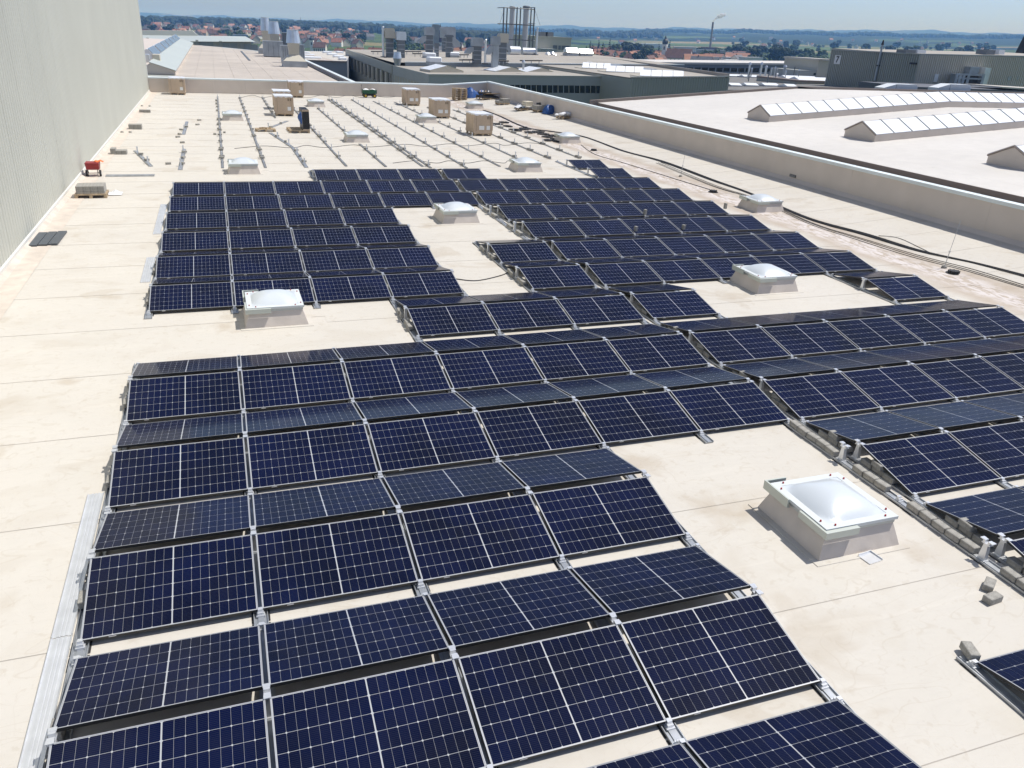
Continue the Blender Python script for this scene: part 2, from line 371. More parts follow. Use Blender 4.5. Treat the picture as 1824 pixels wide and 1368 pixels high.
coping(rp, 14, Vector((0.42,-16-30,1.17)), Vector((0.42,yfar(XP)-30+.38,1.17)), 0.42)
p = at_x(1412,316,XP)
q = MB().box(-0.025,-0.002,-0.22,0.22,-0.06,0.06); v_ = part('overflow_outlet', q, mat('dark_grille',(0.05,0.05,0.05),0.7), rp, (0,p.y-30,p.z-RISE+0.07))
for k in range(4): part('grille_bar', MB().box(-0.035,-0.024,-0.2,0.2,-0.045+k*0.027,-0.037+k*0.027), M_alu, v_)

# ------------------------------------------------------------------ solar panels
PW, PH, GAPX = 1.722, 1.134, 0.0421
PX = PW+GAPX
TILT = R(11.2256); RG = 0.077; ZL = 0.09
CY = PH*math.cos(TILT); ZH = ZL+PH*math.sin(TILT)
YR = [-2.63, 0.0, 2.629, 5.159, 7.682, 10.40, 13.036, 15.519, 18.115, 20.695, 23.24, 25.874, 28.5, 31.05]
XR = 10.77
LIP, FD = 0.009, 0.035
def frame_mesh():
    b = MB(); hx = PW/2
    b.box(-hx,-hx+LIP,0,PH,-FD,0); b.box(hx-LIP,hx,0,PH,-FD,0)
    b.box(-hx+LIP,hx-LIP,0,LIP,-FD,-0.0006); b.box(-hx+LIP,hx-LIP,PH-LIP,PH,-FD,-0.0006)
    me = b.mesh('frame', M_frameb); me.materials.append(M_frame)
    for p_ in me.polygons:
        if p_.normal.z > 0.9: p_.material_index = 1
    return me
ME_frame = frame_mesh()
q = MB(); hx = PW/2-LIP; q.box(-hx,hx,LIP,PH-LIP,-0.008,-0.0030)
ME_lam = q.mesh('laminate', M_back)
CPX, CPY, CW, CH, CG = 0.0931, 0.1845, 0.0912, 0.1806, 0.012
def cell_outline(flip):
    w, h, c = CW/2, CH/2, 0.009
    pts = [(-w,-h),(w-c,-h),(w,-h+c),(w,h-c),(w-c,h),(-w,h)]
    return [(-x,y) for x,y in pts][::-1] if flip else pts
def cell_mesh(flip):
    me = bpy.data.meshes.new('solar_cell'); o = cell_outline(flip)
    me.from_pydata([(x,y,0) for x,y in o], [], [tuple(range(len(o)))]); me.materials.append(M_cell)
    uv = me.uv_layers.new(name='UVMap')
    for i, (x,y) in enumerate(o): uv.data[i].uv = (x/CW+.5, y/CH+.5)
    return me
ME_cell = [cell_mesh(False), cell_mesh(True)]
CELLS = []
for j in range(6):
    for i in range(18):
        x = (i-8.5)*CPX + (CG/2 if i > 8 else -CG/2); y = PH/2+(j-2.5)*CPY
        CELLS.append((x,y,i%2))
def cells_joined():
    me = bpy.data.meshes.new('solar_cells'); V=[];Fc=[];UV=[]
    for x,y,f in CELLS:
        o = cell_outline(f); n = len(V); V += [(x+a,y+c,-0.0022) for a,c in o]; Fc.append(tuple(range(n,n+6))); UV += [(a/CW+.5,c/CH+.5) for a,c in o]
    me.from_pydata(V,[],Fc); me.materials.append(M_cell); uv = me.uv_layers.new(name='UVMap')
    for i,c in enumerate(UV): uv.data[i].uv = c
    return me
ME_cells = cells_joined()
q = MB(); q.box(-0.60,-0.53,-0.001,0.0,-0.024,-0.010); ME_tag = q.mesh('serial_label', M_white)
PANELS = {}
LROWS = {1:range(4),2:range(4),3:range(6),4:range(6),5:(3,4,5),6:(0,1,2,3,5),7:(0,1,2,3,5),8:range(4),9:range(4),10:range(6),11:range(6),12:(3,4,5)}
RROWS = {1:(0,1,2),2:(0,1,2,3),3:range(5),4:range(5),5:(0,4),6:range(5),7:range(5),8:range(5),9:range(5),10:range(5),11:range(5),12:(0,4),13:(4,)}
LB = {0:(2,3,5)}; LB.update(LROWS)
RB = {k:v for k,v in RROWS.items()}; RB[12] = (0,); RB[13] = ()
def panel(side, row, col, away):
    x0 = (0 if side == 'L' else XR)+col*PX
    xc = x0+PW/2; ydir = 1 if away else -1
    yl = YR[row]+ydir*(RG+CY)
    field = 'left-hand' if side == 'L' else 'right-hand'
    face = 'tilted away from the camera' if away else 'tilted toward the camera'
    lab = 'solar panel in %s column from left, %s of %s field, on %s ridge' % (ORD[col], 'far slope' if away else 'near slope', field, 'nearest' if row == 0 else ordn(row)+' nearest')

    jit = 0.0022
    o = thing('solar_panel', lab, 'solar panel', (xc, yl, ZL+rnd.uniform(-.002,.002)), (TILT+rnd.uniform(-jit,jit), rnd.uniform(-jit,jit), (math.pi if away else 0)+rnd.uniform(-.0012,.0012)), 'solar panels on the roof')
    part('frame', ME_frame, None, o)
    lam = part('laminate', ME_lam, None, o)
    near = (side == 'L' and row <= 2) 
    if near:
        for x,y,f in CELLS:
            part('solar_cell', ME_cell[f], None, lam, (x,y,-0.0022))
    else:
        c = part('solar_cells', ME_cells, None, lam); c['kind'] = 'stuff'
    if not away: part('serial_label', ME_tag, None, o)
    PANELS.setdefault((side,col),set()).add(row)
for rows, side, away in ((LROWS,'L',False),(LB,'L',True),(RROWS,'R',False),(RB,'R',True)):
    for row in sorted(rows):
        for col in rows[row]: panel(side,row,col,away)

# ------------------------------------------------------------------ mounting rails and ballast
RW = 0.15
def rail_profile():
    w = RW/2
    return [(-w,0.0085),(w,0.0085),(w,0.040),(w-.008,0.040),(w-.008,0.018),(w-.045,0.018),(w-.045,0.030),(-w+.045,0.030),(-w+.045,0.018),(-w+.008,0.018),(-w+.008,0.040),(-w,0.040)]
q = MB(); 
q.box(-0.045,0.045,-0.05,0.05,0.030,0.046); q.box(-0.032,0.032,-0.035,0.035,0.046,0.072); q.box(-0.026,0.026,-0.012,0.016,0.072,0.100); q.box(-0.022,0.022,0.016,0.032,0.086,0.100)
ME_low = q.mesh('low_bracket', M_alu_b)
q = MB(); zt = ZH
q.box(-0.05,0.05,-0.06,0.06,0.030,0.042)
q.frustum([(-.03,-.05,.042),(.03,-.05,.042),(.03,.05,.042),(-.03,.05,.042)],[(-.024,-.03,zt-.05),(.024,-.03,zt-.05),(.024,.03,zt-.05),(-.024,.03,zt-.05)])
q.box(-0.032,0.032,-0.062,0.062,zt-.05,zt-.036); q.box(-0.03,0.03,-0.05,-0.02,zt-.036,zt+0.006); q.box(-0.03,0.03,0.02,0.05,zt-.036,zt+0.006)
q.box(-0.034,0.034,-0.092,-0.05,zt-.004,zt+0.008); q.box(-0.034,0.034,0.05,0.092,zt-.004,zt+0.008)
ME_high = q.mesh('ridge_bracket', M_alu_b)
ME_brick = MB().cbox(-0.11,0.11,-0.058,0.058,0.0,0.085,0.008).mesh('concrete_paver', M_conc)
def brick(x, y, z, rz, lab, grp):
    o = part('concrete_paver', ME_brick, None, None, (x,y,z), (0,0,rz)); return tag(o, lab, 'paver', grp)
ME_pad = MB().box(-RW/2-.02,RW/2+.02,-.10,.10,0.0052,0.0083).mesh('rubber_mat', M_black)
def rail(x, y0, y1, lab, ridges=(), lows=(), skew=0.0, bare=False):
    o = thing('mounting_rail', lab, 'rail', (x,y0,0), (0,0,skew), 'aluminium mounting rails')
    L = y1-y0
    part('rail_profile', MB().prism(rail_profile(),'y',0,L), M_alu_d if bare else M_alu, o)
    if bare: o.scale = (.66,1,1)
    for y in sorted(list(ridges)+[q_[0] for q_ in lows]): part('rubber_mat', ME_pad, None, o, (0,min(max(y-y0,.17),L-.17),0))
    for y in ridges: part('ridge_bracket', ME_high, None, o, (0,y-y0,0))
    for y, s in lows: part('low_bracket', ME_low, None, o, (0,y-y0,0), (0,0,0 if s > 0 else math.pi))
    return o
def runs(rows):
    rows = sorted(rows); out = []
    for r_ in rows:
        if out and r_ == out[-1][-1]+1: out[-1].append(r_)
        else: out.append([r_])
    return out
RAILX = []
for side, base, nc in (('L',0,6),('R',XR,5)):
    for k in range(nc+1):
        rows = PANELS.get((side,k-1),set()) | PANELS.get((side,k),set())
        if side == 'L' and k == 6: rows = set(range(0,13))
        x = base+k*PX-GAPX/2
        if side == 'L' and k == nc: x = nc*PX-GAPX-0.0 - 0.02
        if side == 'R' and k == 0: x = XR + 0.04
        if side == 'L' and k == 0: x = 0.0
        for i, run in enumerate(runs(rows)):
            y0 = YR[run[0]]-RG-CY-(0.28 if run[0] > 0 else -1.1); y1 = YR[run[-1]]+RG+CY+0.16
            if run[0] == 0: y0 = YR[0]+0.0
            ridges = [YR[r_] for r_ in run]; lows = []
            for r_ in run:
                if r_ > 0: lows.append((YR[r_]-RG-CY-0.012,1))
                lows.append((YR[r_]+RG+CY+0.012,-1))
            lab = '%s mounting rail from left under %s panel field, %s stretch' % (ordn(k), 'left-hand' if side == 'L' else 'right-hand', ['nearest','second nearest','third nearest','fourth nearest'][i])
            rail(x, y0, y1, lab, ridges, lows)
            RAILX.append((side,k,x,run))
# ballast pavers lying on the two rails of the aisle and along the left edge
BALL = []
for r_ in range(1,13):
    if r_ in RROWS: BALL += [('R',0,XR+.04,r_,dy) for dy in (-0.72,-0.49,-0.26,0.27,0.50,0.73)]
for r_ in (0,1,2,8,9): BALL += [('L',6,6*PX-GAPX-.02,r_,dy) for dy in ((-0.86,-0.63,-0.40,0.22,0.45,0.68,0.91,1.14) if r_ < 3 else (-0.6,-0.37,0.3,0.55))]
for r_ in (1,2,3,4,6,7): BALL += [('L',0,-.03,r_,dy) for dy in (-0.50,0.30)]
for r_ in (5,): BALL += [('L',3,3*PX-GAPX/2-.03,r_,dy) for dy in (-0.6,-0.35,0.2,0.45)]
for r_ in (6,7): BALL += [('L',5,5*PX-GAPX/2-.03,r_,dy) for dy in (-0.6,-0.35,0.2,0.45)]
for n_, (side,k,x,r_,dy) in enumerate(BALL):
    t_ = sum(1 for q_ in BALL[:n_] if q_[:2] == (side,k) and q_[3] == r_)
    lab = '%s grey paver beside %s nearest ridge, on %s rail of %s field' % (ordn(t_), ordn(r_), ordn(k), 'left-hand' if side == 'L' else 'right-hand')
    brick(x+rnd.uniform(-.012,.012), YR[r_]+dy, 0.0405, math.pi/2+rnd.uniform(-.08,.08), lab, 'ballast pavers')
    if (side,k) == ('R',0) and r_ < 5 and t_ in (1,4): brick(x+rnd.uniform(-.02,.02), YR[r_]+dy+.02, 0.1257, math.pi/2+rnd.uniform(-.2,.2), lab.replace('grey paver','upper stacked paver'), 'ballast pavers')

# ------------------------------------------------------------------ domed skylights
M_curb = mat('skylight_curb', (0.62,0.555,0.495), 0.6, noise=(3,0.1), bump=(4,0.01), coords='World')
M_rim = mat('skylight_rim', (0.62,0.65,0.65), 0.4)
M_fasc = mat('skylight_fascia', (0.55,0.58,0.52), 0.4, 0.2)
def dome_material():
    m = bpy.data.materials.new('skylight_acrylic'); m.use_nodes = True; b = m.node_tree.nodes['Principled BSDF']
    b.inputs['Base Color'].default_value = (0.60,0.64,0.67,1); b.inputs['Roughness'].default_value = 0.3
    b.inputs['Subsurface Weight'].default_value = 0.0; b.inputs['Coat Weight'].default_value = 0.4; b.inputs['Coat Roughness'].default_value = 0.06
    return m
M_dome = dome_material()
def sq(h, z): return [(-h,-h,z),(h,-h,z),(h,h,z),(-h,h,z)]
q = MB(); q.frustum(sq(.74,0.003),sq(.735,0.012)); ME_flange = q.mesh('flange', M_roof)
q = MB(); q.frustum(sq(.645,0.01),sq(.54,0.33)); ME_curb = q.mesh('curb', M_curb)
q = MB(); q.frustum(sq(.552,0.325),sq(.552,0.375)); ME_rail = q.mesh('curb_rail', mat('skylight_steel',(0.42,0.45,0.46),0.4,0.5))
def rimmesh():
    b = MB(); o, i = 0.575, 0.47
    b.box(-o,o,-o,-i,.380,.425); b.box(-o,o,i,o,.380,.425); b.box(-o,-i,-i,i,.380,.4247); b.box(i,o,-i,i,.380,.4247)
    return b.mesh('rim', M_rim)
ME_rim = rimmesh()
b = MB(); n_ = 25
b.grid(n_, n_, lambda s,t: ((s*2-1)*.475,(t*2-1)*.475, .420+0.175*max(0.0,1-(abs(s*2-1)**4+abs(t*2-1)**4)**0.5)**0.9))
ME_dome = b.mesh('dome', M_dome, True)
q = MB(); q.box(-.615,-.10,-.640,-.58,.315,.412); q.box(-.615,-.58,-.58,-.1,.317,.410); ME_fascia1 = q.mesh('corner_fascia', M_fasc)
q = MB(); q.box(-.625,-.60,.12,.64,.317,.445); q.box(-.60,-.28,.615,.64,.32,.443); q.box(-.60,-.575,.12,.615,.317,.33); ME_fascia2 = q.mesh('corner_fascia', M_fasc)
q = MB()
ME_cap = MB().cyl((0,0,.424),(0,0,.447),.013,.011,8).mesh('screw_cap', M_red)
for i_,(u_,v_,r_) in enumerate(((1130,415,8),(1147,384,9),(1215,412,8),(1290,372,9))):
    p_ = at_z(u_,v_,.06); o_ = part('concrete_paver', ME_brick, None, None, (p_.x,p_.y,.17), (0,R(90),R(8))); tag(o_, 'upright grey paver in a valley of the right-hand field, %s from left' % ordn(i_), 'paver', 'upright pavers in the valleys')
SKY = [(9.07,1.21,'beside the near panels at lower right'),(2.56,11.2,'in front of the left-hand panel block'),(9.1,20.05,'in the gap between the two far panel fields'),(15.2,11.2,'between the right-hand panel rows'),(21.65,20.4,'at the dirty drainage valley on the right'),
       (15.22,29.9,'just behind the last right-hand panel row'),(21.55,39.8,'next to the black cable coils'),(2.58,29.95,'just behind the far left panels, between two rails'),(2.6,49.6,'left of the bare rails, far back'),(8.85,39.75,'among the bare rails, in front of the boxes'),(15.2,49.7,'left of the tall carton among the bare rails'),(21.9,60.5,'farthest back on the right, near the pallet stack'),(8.9,59.6,'farthest back on the left, by the far parapet')]
for x,y,w in SKY:
    o = thing('skylight_dome', 'white acrylic domed skylight '+w, 'skylight', (x,y,zroof(x)), (0,0,rnd.uniform(-.01,.01)), 'domed roof skylights')
    part('flange', ME_flange, None, o); part('curb', ME_curb, None, o); part('curb_rail', ME_rail, None, o)
    r_ = part('rim', ME_rim, None, o); part('dome', ME_dome, None, o); part('corner_fascia', ME_fascia1, None, o); part('corner_fascia', ME_fascia2, None, o)
    if y < 25:
        for sx in (-1,1):
            for sy in (-1,1):
                part('screw_cap', ME_cap, None, r_, (sx*.40,sy*.525,0)); part('screw_cap', ME_cap, None, r_, (sx*.525,sy*.40,0))
# ------------------------------------------------------------------ bare rails waiting for panels
def gridx(side, k): return (0 if side == 'L' else XR)+k*PX-GAPX/2+(0.06 if (side == 'R' and k == 0) else 0)-(0.04 if (side == 'L' and k == 6) else 0)
BARE = [('L',1,30.9,66.4),('L',2,30.9,66.3),('L',3,50.8,66.5),('L',4,31.2,59.5),('L',5,31.0,38.6),('L',5,41.2,58.0),('L',6,31.0,65.2),('R',0,30.6,65.4),('R',1,30.5,65.2),('R',2,30.9,65.0),('R',3,31.4,64.6),('R',4,33.2,60.4),('R',5,33.4,58.6)]
KX = sorted({round(gridx(s,k),2) for s,k,_,_ in BARE})
nb = {}
for s,k,y0,y1 in BARE:
    x = gridx(s,k); pos = KX.index(round(x,2)); nb[pos] = nb.get(pos,0)
    stretch = '' if (s,k) != ('L',5) else (' in front of the skylight' if y0 < 35 else ' behind the skylight')
    yr = [y for y in (31.05+2.6*i for i in range(14)) if y0+.2 < y < y1-.2]
    yl = [(y,1) for y in (32.35+2.6*i for i in range(14)) if y0+.2 < y < y1-.2]
    dense = (s,k) in (('L',6),('L',1),('R',4),('R',5),('L',2),('L',3),('L',4))
    rail(x, y0, y1, '%s bare mounting rail from the left on the far roof%s' % (ordn(pos), stretch), yr, yl+[(y+.35,-1) for y,_ in yl], rnd.uniform(-.002,.002), True)
    for y in yr:
        offs = [(-0.26,0),(0.24,0)] if ((s,k) == ('L',6) or (dense and rnd.random() < .35)) else ([(0.22,0)] if rnd.random() < .85 else [])
        if s == 'R' and k in (4,5): offs = [(-0.22,0),(0.18,0)]
        for dy, lev in offs:
            nb[pos] += 1
            brick(x+rnd.uniform(-.02,.02), y+dy+rnd.uniform(-.03,.03), 0.0405+lev*0.0852, rnd.uniform(-.3,.3), '%s small grey paver, counted from the front, on %s bare rail from left' % (ordn(nb[pos]-1), ordn(pos)), 'pavers on the bare rails')
# rails lying askew
def loose_rail(p0, p1, lab, nposts=2, nbr=2):
    d = p1-p0; L = d.length; a = -math.atan2(d.x, d.y)
    o = thing('mounting_rail', lab, 'rail', (p0.x,p0.y,0), (0,0,a), 'aluminium mounting rails')
    part('rail_profile', MB().prism(rail_profile(),'y',0,L), M_alu, o)
    part('rubber_mat', MB().box(-RW/2-.012,RW/2+.012,0.02,L-0.02,0.0052,0.0083), M_black, o)
    for i in range(nposts):
        part('ridge_bracket' if i % 2 == 0 else 'low_bracket', ME_high if i % 2 == 0 else ME_low, None, o, (0,L*(i+.5)/nposts,0))
    for i in range(nbr):
        q_ = p0+d*((i+.8)/(nbr+.6))
        brick(q_.x+.05, q_.y, 0.0405, rnd.uniform(0,3), '%s paver on the %s' % (ordn(i), lab), 'pavers on loose rails')
loose_rail(at_z(269,297), at_z(241,269), 'short loose rail lying askew near the left wall', 3, 2)
loose_rail(at_z(321,303), at_z(328,266), 'loose rail left of the skylight, nearer piece', 3, 3)
loose_rail(at_z(327,240), at_z(333,217), 'loose rail left of the skylight, farther piece', 2, 1)
loose_rail(at_z(546,299), at_z(521,263), 'bent rail line beside the panels, nearer piece', 4, 3)
loose_rail(at_z(520,262.5), at_z(481,237), 'bent rail line beside the panels, farther piece', 4, 2)
loose_rail(at_z(466,234), at_z(512,216), 'rail lying crosswise in front of the upright panel stack', 2, 2)
for i,(u,v,w) in enumerate([(1760,1047,'loose grey paver right of the near skylight, farther one'),(1766,1071,'loose grey paver right of the near skylight, nearer one'),(1724,1170,'grey paver on the end of the lower right rail'),
      (355,215,'small paver right of the loose rail, farther'),(352,223,'small paver right of the loose rail, nearer'),(323,232,'small paver left of the loose rail, farthest'),(320,240,'small paver left of the loose rail, second'),(317,245,'small paver left of the loose rail, nearest'),(325,255,'small paver in line with the loose rails'),(300,293,'lone small paver on the open roof at left'),(383,240,'small paver left of the leftmost bare rail'),(400,237,'small paver right of the leftmost bare rail')]):
    p = at_z(u,v); z = 0.0405 if 'on the end' in w else 0.0045
    brick(p.x,p.y,z,[0.55,0.1,1.2][i] if i < 3 else rnd.uniform(0,3),w,'loose pavers')
# flat aluminium cable tray along the left edge of the field
def tray(x0, x1, y0, y1, lab):
    o = thing('cable_tray', lab, 'cable tray', ((x0+x1)/2,y0,0)); w = (x1-x0)/2; n_ = 4
    pr_ = [(-w,0.006),(w,0.006),(w,0.030),(w-.006,0.030),(w-.006,0.012)]
    for i in range(3):
        c_ = w-.04-(2*w-.08)*(i+.5)/3; pr_ += [(c_+.012,0.012),(c_+.012,0.020),(c_-.012,0.020),(c_-.012,0.012)]
    pr_ += [(-w+.006,0.012),(-w+.006,0.030),(-w,0.030)]
    L = y1-y0
    for i in range(max(1,round(L/3))):
        k = max(1,round(L/3)); part('tray_section', MB().prism(pr_,'y',L*i/k,L*(i+1)/k-.012), M_alu_b, o)
tray(-0.30,-0.105,-1.2,4.5,'long pale metal cable tray along the left edge of the near panels')
tray(-0.34,-0.12,14.3,16.6,'short metal cable tray by the left edge of the middle block')
tray(-0.34,-0.14,19.2,23.5,'metal cable tray by the left edge of the far block')

# ------------------------------------------------------------------ pallets, cartons and goods
M_wood = mat('pallet_wood', (0.52,0.40,0.26), 0.85, noise=(5,0.35), noise2=(25,0.25))
M_card = mat('carton_board', (0.52,0.405,0.295), 0.85, noise=(1.5,0.12), noise2=(9,0.06))
M_film = mat('stretch_film', (0.80,0.81,0.83), 0.25, 0.0, 0.6, noise=(6,0.06), bump=(7,0.03))
M_strap = mat('strapping', (0.20,0.15,0.10), 0.6)
M_paper = mat('paper_label', (0.78,0.78,0.76), 0.7)
M_tarp = mat('blue_tarpaulin', (0.018,0.075,0.26), 0.45, bump=(6,0.05))
M_dark = mat('dark_goods', (0.035,0.033,0.032), 0.7, noise=(8,0.4))
M_ply = mat('plywood', (0.50,0.36,0.21), 0.8, noise=(4,0.2))
def pallet_parts(o, w, d, z0=0.0, h=0.144):
    for x in (-w/2+.05, 0, w/2-.05):
        part('bottom_board', MB().box(x-.05,x+.05,-d/2,d/2,z0,z0+.02), M_wood, o)
        for y in (-d/2+.07,0,d/2-.07): part('block', MB().box(x-.05,x+.05,y-.07,y+.07,z0+.02,z0+.098), M_wood, o)
    for y in (-d/2+.07,0,d/2-.07): part('cross_board', MB().box(-w/2,w/2,y-.07,y+.07,z0+.098,z0+.118), M_wood, o)
    n_ = max(5,int(d/.17))
    for i in range(n_):
        y = -d/2+.06+(d-.12)*i/(n_-1); part('deck_board', MB().box(-w/2,w/2,y-.055,y+.055,z0+.118,z0+h), M_wood, o)
def carton(x, y, lab, w=1.16, d=1.72, h=1.28, rz=0.0, film_left=True):
    o = thing('carton_pallet', lab, 'carton', (x,y,zroof(x)+.004), (0,0,rz), 'tall module cartons on pallets')
    pallet_parts(o, w-.06, d-.06)
    c_ = part('carton', MB().cbox(-w/2,w/2,-d/2,d/2,.146,h,.02), M_card, o)
    part('base_sleeve', MB().box(-w/2-.008,w/2+.008,-d/2-.008,d/2+.008,.146,.30), M_card, c_)
    b = MB(); n_ = 12
    b.grid(n_, n_, lambda s,t: ((s-.5)*(w+.05+.02*math.sin(9*t+x)),(t-.5)*(d+.05), h+.012+.035*math.sin(math.pi*s)*math.sin(math.pi*t)+.014*math.sin(7*s+y)*math.sin(9*t+x)))
    f_ = part('film_cover', b, M_film, o)
    b = MB(); pts = []
    N_ = 40
    def per(i):
        t = i/N_*4; k = int(t) % 4; f = t-int(t); a_, c2 = w/2+.025, d/2+.025
        return [(-a_+2*a_*f,-c2),(a_,-c2+2*c2*f),(a_-2*a_*f,c2),(-a_,c2-2*c2*f)][k]
    top = [(*per(i),h+.012) for i in range(N_)]; bot = [(per(i)[0]*1.004,per(i)[1]*1.004,h-.07-.035*math.sin(i*2.3+x)) for i in range(N_)]
    b.add(top+bot, [(i,N_+i,N_+(i+1)%N_,(i+1)%N_) for i in range(N_)]); part('film_skirt', b, M_film, f_)
    for sx in (-1,1):
        part('strap', MB().box(sx*(w/2-.13)-.008,sx*(w/2-.13)+.008,-d/2-.006,-d/2-.001,.15,h-.01), M_strap, c_)
        part('edge_protector', MB().box(sx*(w/2)-.035,sx*(w/2)+.035,-d/2-.014,-d/2-.003,.31,h-.01), M_card, c_)
    for lx in ((-.28,.05),(.20,.43)) if film_left else ((.20,.43),):
        part('shipping_label', MB().box(lx[0],lx[1],-d/2-.022,-d/2-.016,.36,.60), M_paper, c_)
    for lx in (.28,.42): part('fragile_mark', MB().box(lx-.045,lx+.045,-d/2-.0045,-d/2-.001,h-.30,h-.14), M_strap, c_)
    return o
carton(-1.2,68.0,'tall brown carton alone against the far parapet at left',d=1.72,film_left=False)
carton(6.0,53.05,'brown wrapped carton in front, left group of three',film_left=False)
carton(6.2,57.3,'brown wrapped carton half hidden behind the front carton',film_left=False)
carton(8.13,67.85,'brown carton at the far parapet, right of the left group',film_left=False)
carton(16.95,62.5,'tall carton near the far parapet, right of the green wagon')
carton(16.95,53.05,'middle carton of the three on the right rails')
carton(17.0,43.3,'nearest tall brown carton, right of centre among the rails',rz=.03)

def paver_pallet(x, y, nx, ny, nz, lab, rz=0, w=1.0, d=0.8, pal=True, missing=()):
    z0 = zroof(x)+.004
    o = thing('pallet', 'wooden pallet under the paver '+lab, 'pallet', (x,y,z0), (0,0,rz)); pallet_parts(o, w, d)
    s = thing('paver_stack', 'grey concrete paver '+lab, 'paver stack', (x,y,z0+.1445), (0,0,rz), 'stacked pavers')
    for k in range(nz):
        for j in range(ny):
            for i in range(nx):
                if (i,j,k) in missing: continue
                if 0 < i < nx-1 and 0 < j < ny-1 and k < nz-2: continue
                part('concrete_paver', ME_brick, None, s, ((i-(nx-1)/2)*.222,(j-(ny-1)/2)*.118,k*.0857), (0,0,rnd.uniform(-.01,.01)))
paver_pallet(-2.62,25.15,4,6,3,'stack near the red cart',0.02)
paver_pallet(24.8,61.9,5,6,4,'stack by the far right corner',0.1,missing={(i,j,k) for i in (0,1) for j in range(7) for k in (2,3)})
paver_pallet(25.75,55.3,5,6,4,'stack at right parapet',0.15)
# small heaps of pavers standing on the membrane by the tall wall
def heap(x, y, rows, lab):
    o = thing('paver_heap', 'grey concrete pavers, '+lab, 'paver heap', (x,y,.0045), group='paver heaps by the wall')
    for (i,j,k) in rows: part('concrete_paver', ME_brick, None, o, (i*.223,j*.119,k*.0857), (0,0,rnd.uniform(-.02,.02)))
heap(-2.88,34.9,[(i,j,k) for i in range(3) for j in range(4) for k in range(3) if not (i > 0 and k == 2)],'low heap by the wall, nearest')
heap(-2.88,44.2,[(i,j,k) for i in range(3) for j in range(4) for k in range(3)],'block heap by the wall, middle')
heap(-2.97,53.1,[(i,j,k) for i in range(3) for j in range(3) for k in range(2)],'flat heap by the wall, farthest')
# empty pallet stack
p = Vector((22.6,67.6,zroof(22.6)+.004))
for k in range(7):
    o = thing('pallet', '%s pallet counted from the roof in the tall empty stack' % ordn(k), 'pallet', (p.x+rnd.uniform(-.02,.02),p.y+rnd.uniform(-.02,.02),p.z+k*.1445), (0,0,.06+rnd.uniform(-.02,.02)), 'empty pallets stacked'); pallet_parts(o,1.2,.8)
# module stack standing on a pallet
o = thing('pallet', 'open wooden pallet under the upright panels', 'pallet', (6.1,44.0,.004), (0,0,.02)); pallet_parts(o,1.15,1.8)
for i in range(9):
    o = thing('solar_panel', '%s upright unmounted panel from left, standing on the open pallet' % ordn(i), 'solar panel', (6.36+i*.042,43.1,.15), (R(90),0,R(90)+R(1.0)), 'upright unmounted panels')
    part('frame', MB().box(-.0,1.722,0,PH,-.036,-.004), M_frameb, o); part('laminate', MB().box(.012,1.71,.012,PH-.012,-.0038,-.001), M_cell if i == 8 else M_back, o)
    part('corner_guard', MB().box(-.006,.05,PH-.09,PH+.006,-.037,-.002), M_card, o); part('corner_guard', MB().box(-.006,.05,-.0,.08,-.037,-.002), M_card, o)
b = MB(); b.grid(14,14,lambda s,t: (-.16-.16*math.sin(math.pi*s)*math.sin(math.pi*t)-.02*math.sin(9*s)*math.sin(7*t), (s-.5)*.62*(.55+.45*math.sin(math.pi*min(1,t+.15))), .52+t*.62))
o = part('bag', b, M_tarp, None, (6.42,43.25,.0), smooth=True); m_ = o.modifiers.new('thick','SOLIDIFY'); m_.thickness = .04; tag(o,'blue sack hanging on the left of the upright panels','bag')
# shallow pallet with offcuts, left of the upright panels
o = thing('pallet', 'flat wooden pallet with offcuts beside the second rail', 'pallet', (5.05-.8,43.9,.004), (0,0,.05)); pallet_parts(o,1.1,.75)
for i in range(4): tag(part('timber_block', MB().box(-.09,.09,-.05,.05,0,.08), M_wood, None, (4.0+.17*i,43.8+.1*(i%2),.149), (0,0,i*.5)), '%s small timber offcut on the flat pallet' % ordn(i), 'timber', 'timber offcuts')
# green garden wagon
def wheel(o, x, y, r, w, m_rim, name='wheel'):
    wh = part(name, MB().cyl((x-w/2,y,r),(x+w/2,y,r),r,n=16), M_black, o); part('rim', MB().cyl((x-w/2-.006,y,r),(x+w/2+.006,y,r),r*.55,n=12), m_rim, wh)
M_green = mat('green_paint', (0.012,0.085,0.035), 0.5); M_yel = mat('yellow_rim', (0.55,0.36,0.02), 0.5)
o = thing('garden_wagon', 'green garden wagon with yellow wheels at the far parapet', 'wagon', (14.6,68.8,.004), (0,0,R(90)))
b = MB(); b.box(-.30,.30,-.62,.62,.34,.38); part('tub_floor', b, M_green, o)
for a_ in ((-.30,-.27,-.62,.62),(.27,.30,-.62,.62),(-.27,.27,-.62,-.59),(-.27,.27,.59,.62)): part('tub_side', MB().box(*a_,.38,.66), M_green, o)
for y in (-.40,.40):
    part('axle', MB().cyl((-.36,y,.17),(.36,y,.17),.015), M_dark, o)
    for x in (-.37,.37): wheel(o,x,y,.17,.09,M_yel)
part('chassis', MB().box(-.05,.05,-.45,.45,.17,.34), M_dark, o)
part('handle', MB().tube([(0,.62,.25),(0,.72,.5),(0,.70,.95),(-.09,.70,1.02),(0,.70,1.12),(.09,.70,1.02),(0,.70,.95)],.016), M_dark, o)
b = MB(); b.grid(9,9,lambda s,t: ((s-.5)*.5,(t-.5)*1.1,.60+.12*math.sin(5*s+2*t)*math.sin(6*t)+.05)); part('load', b, M_paper, o)
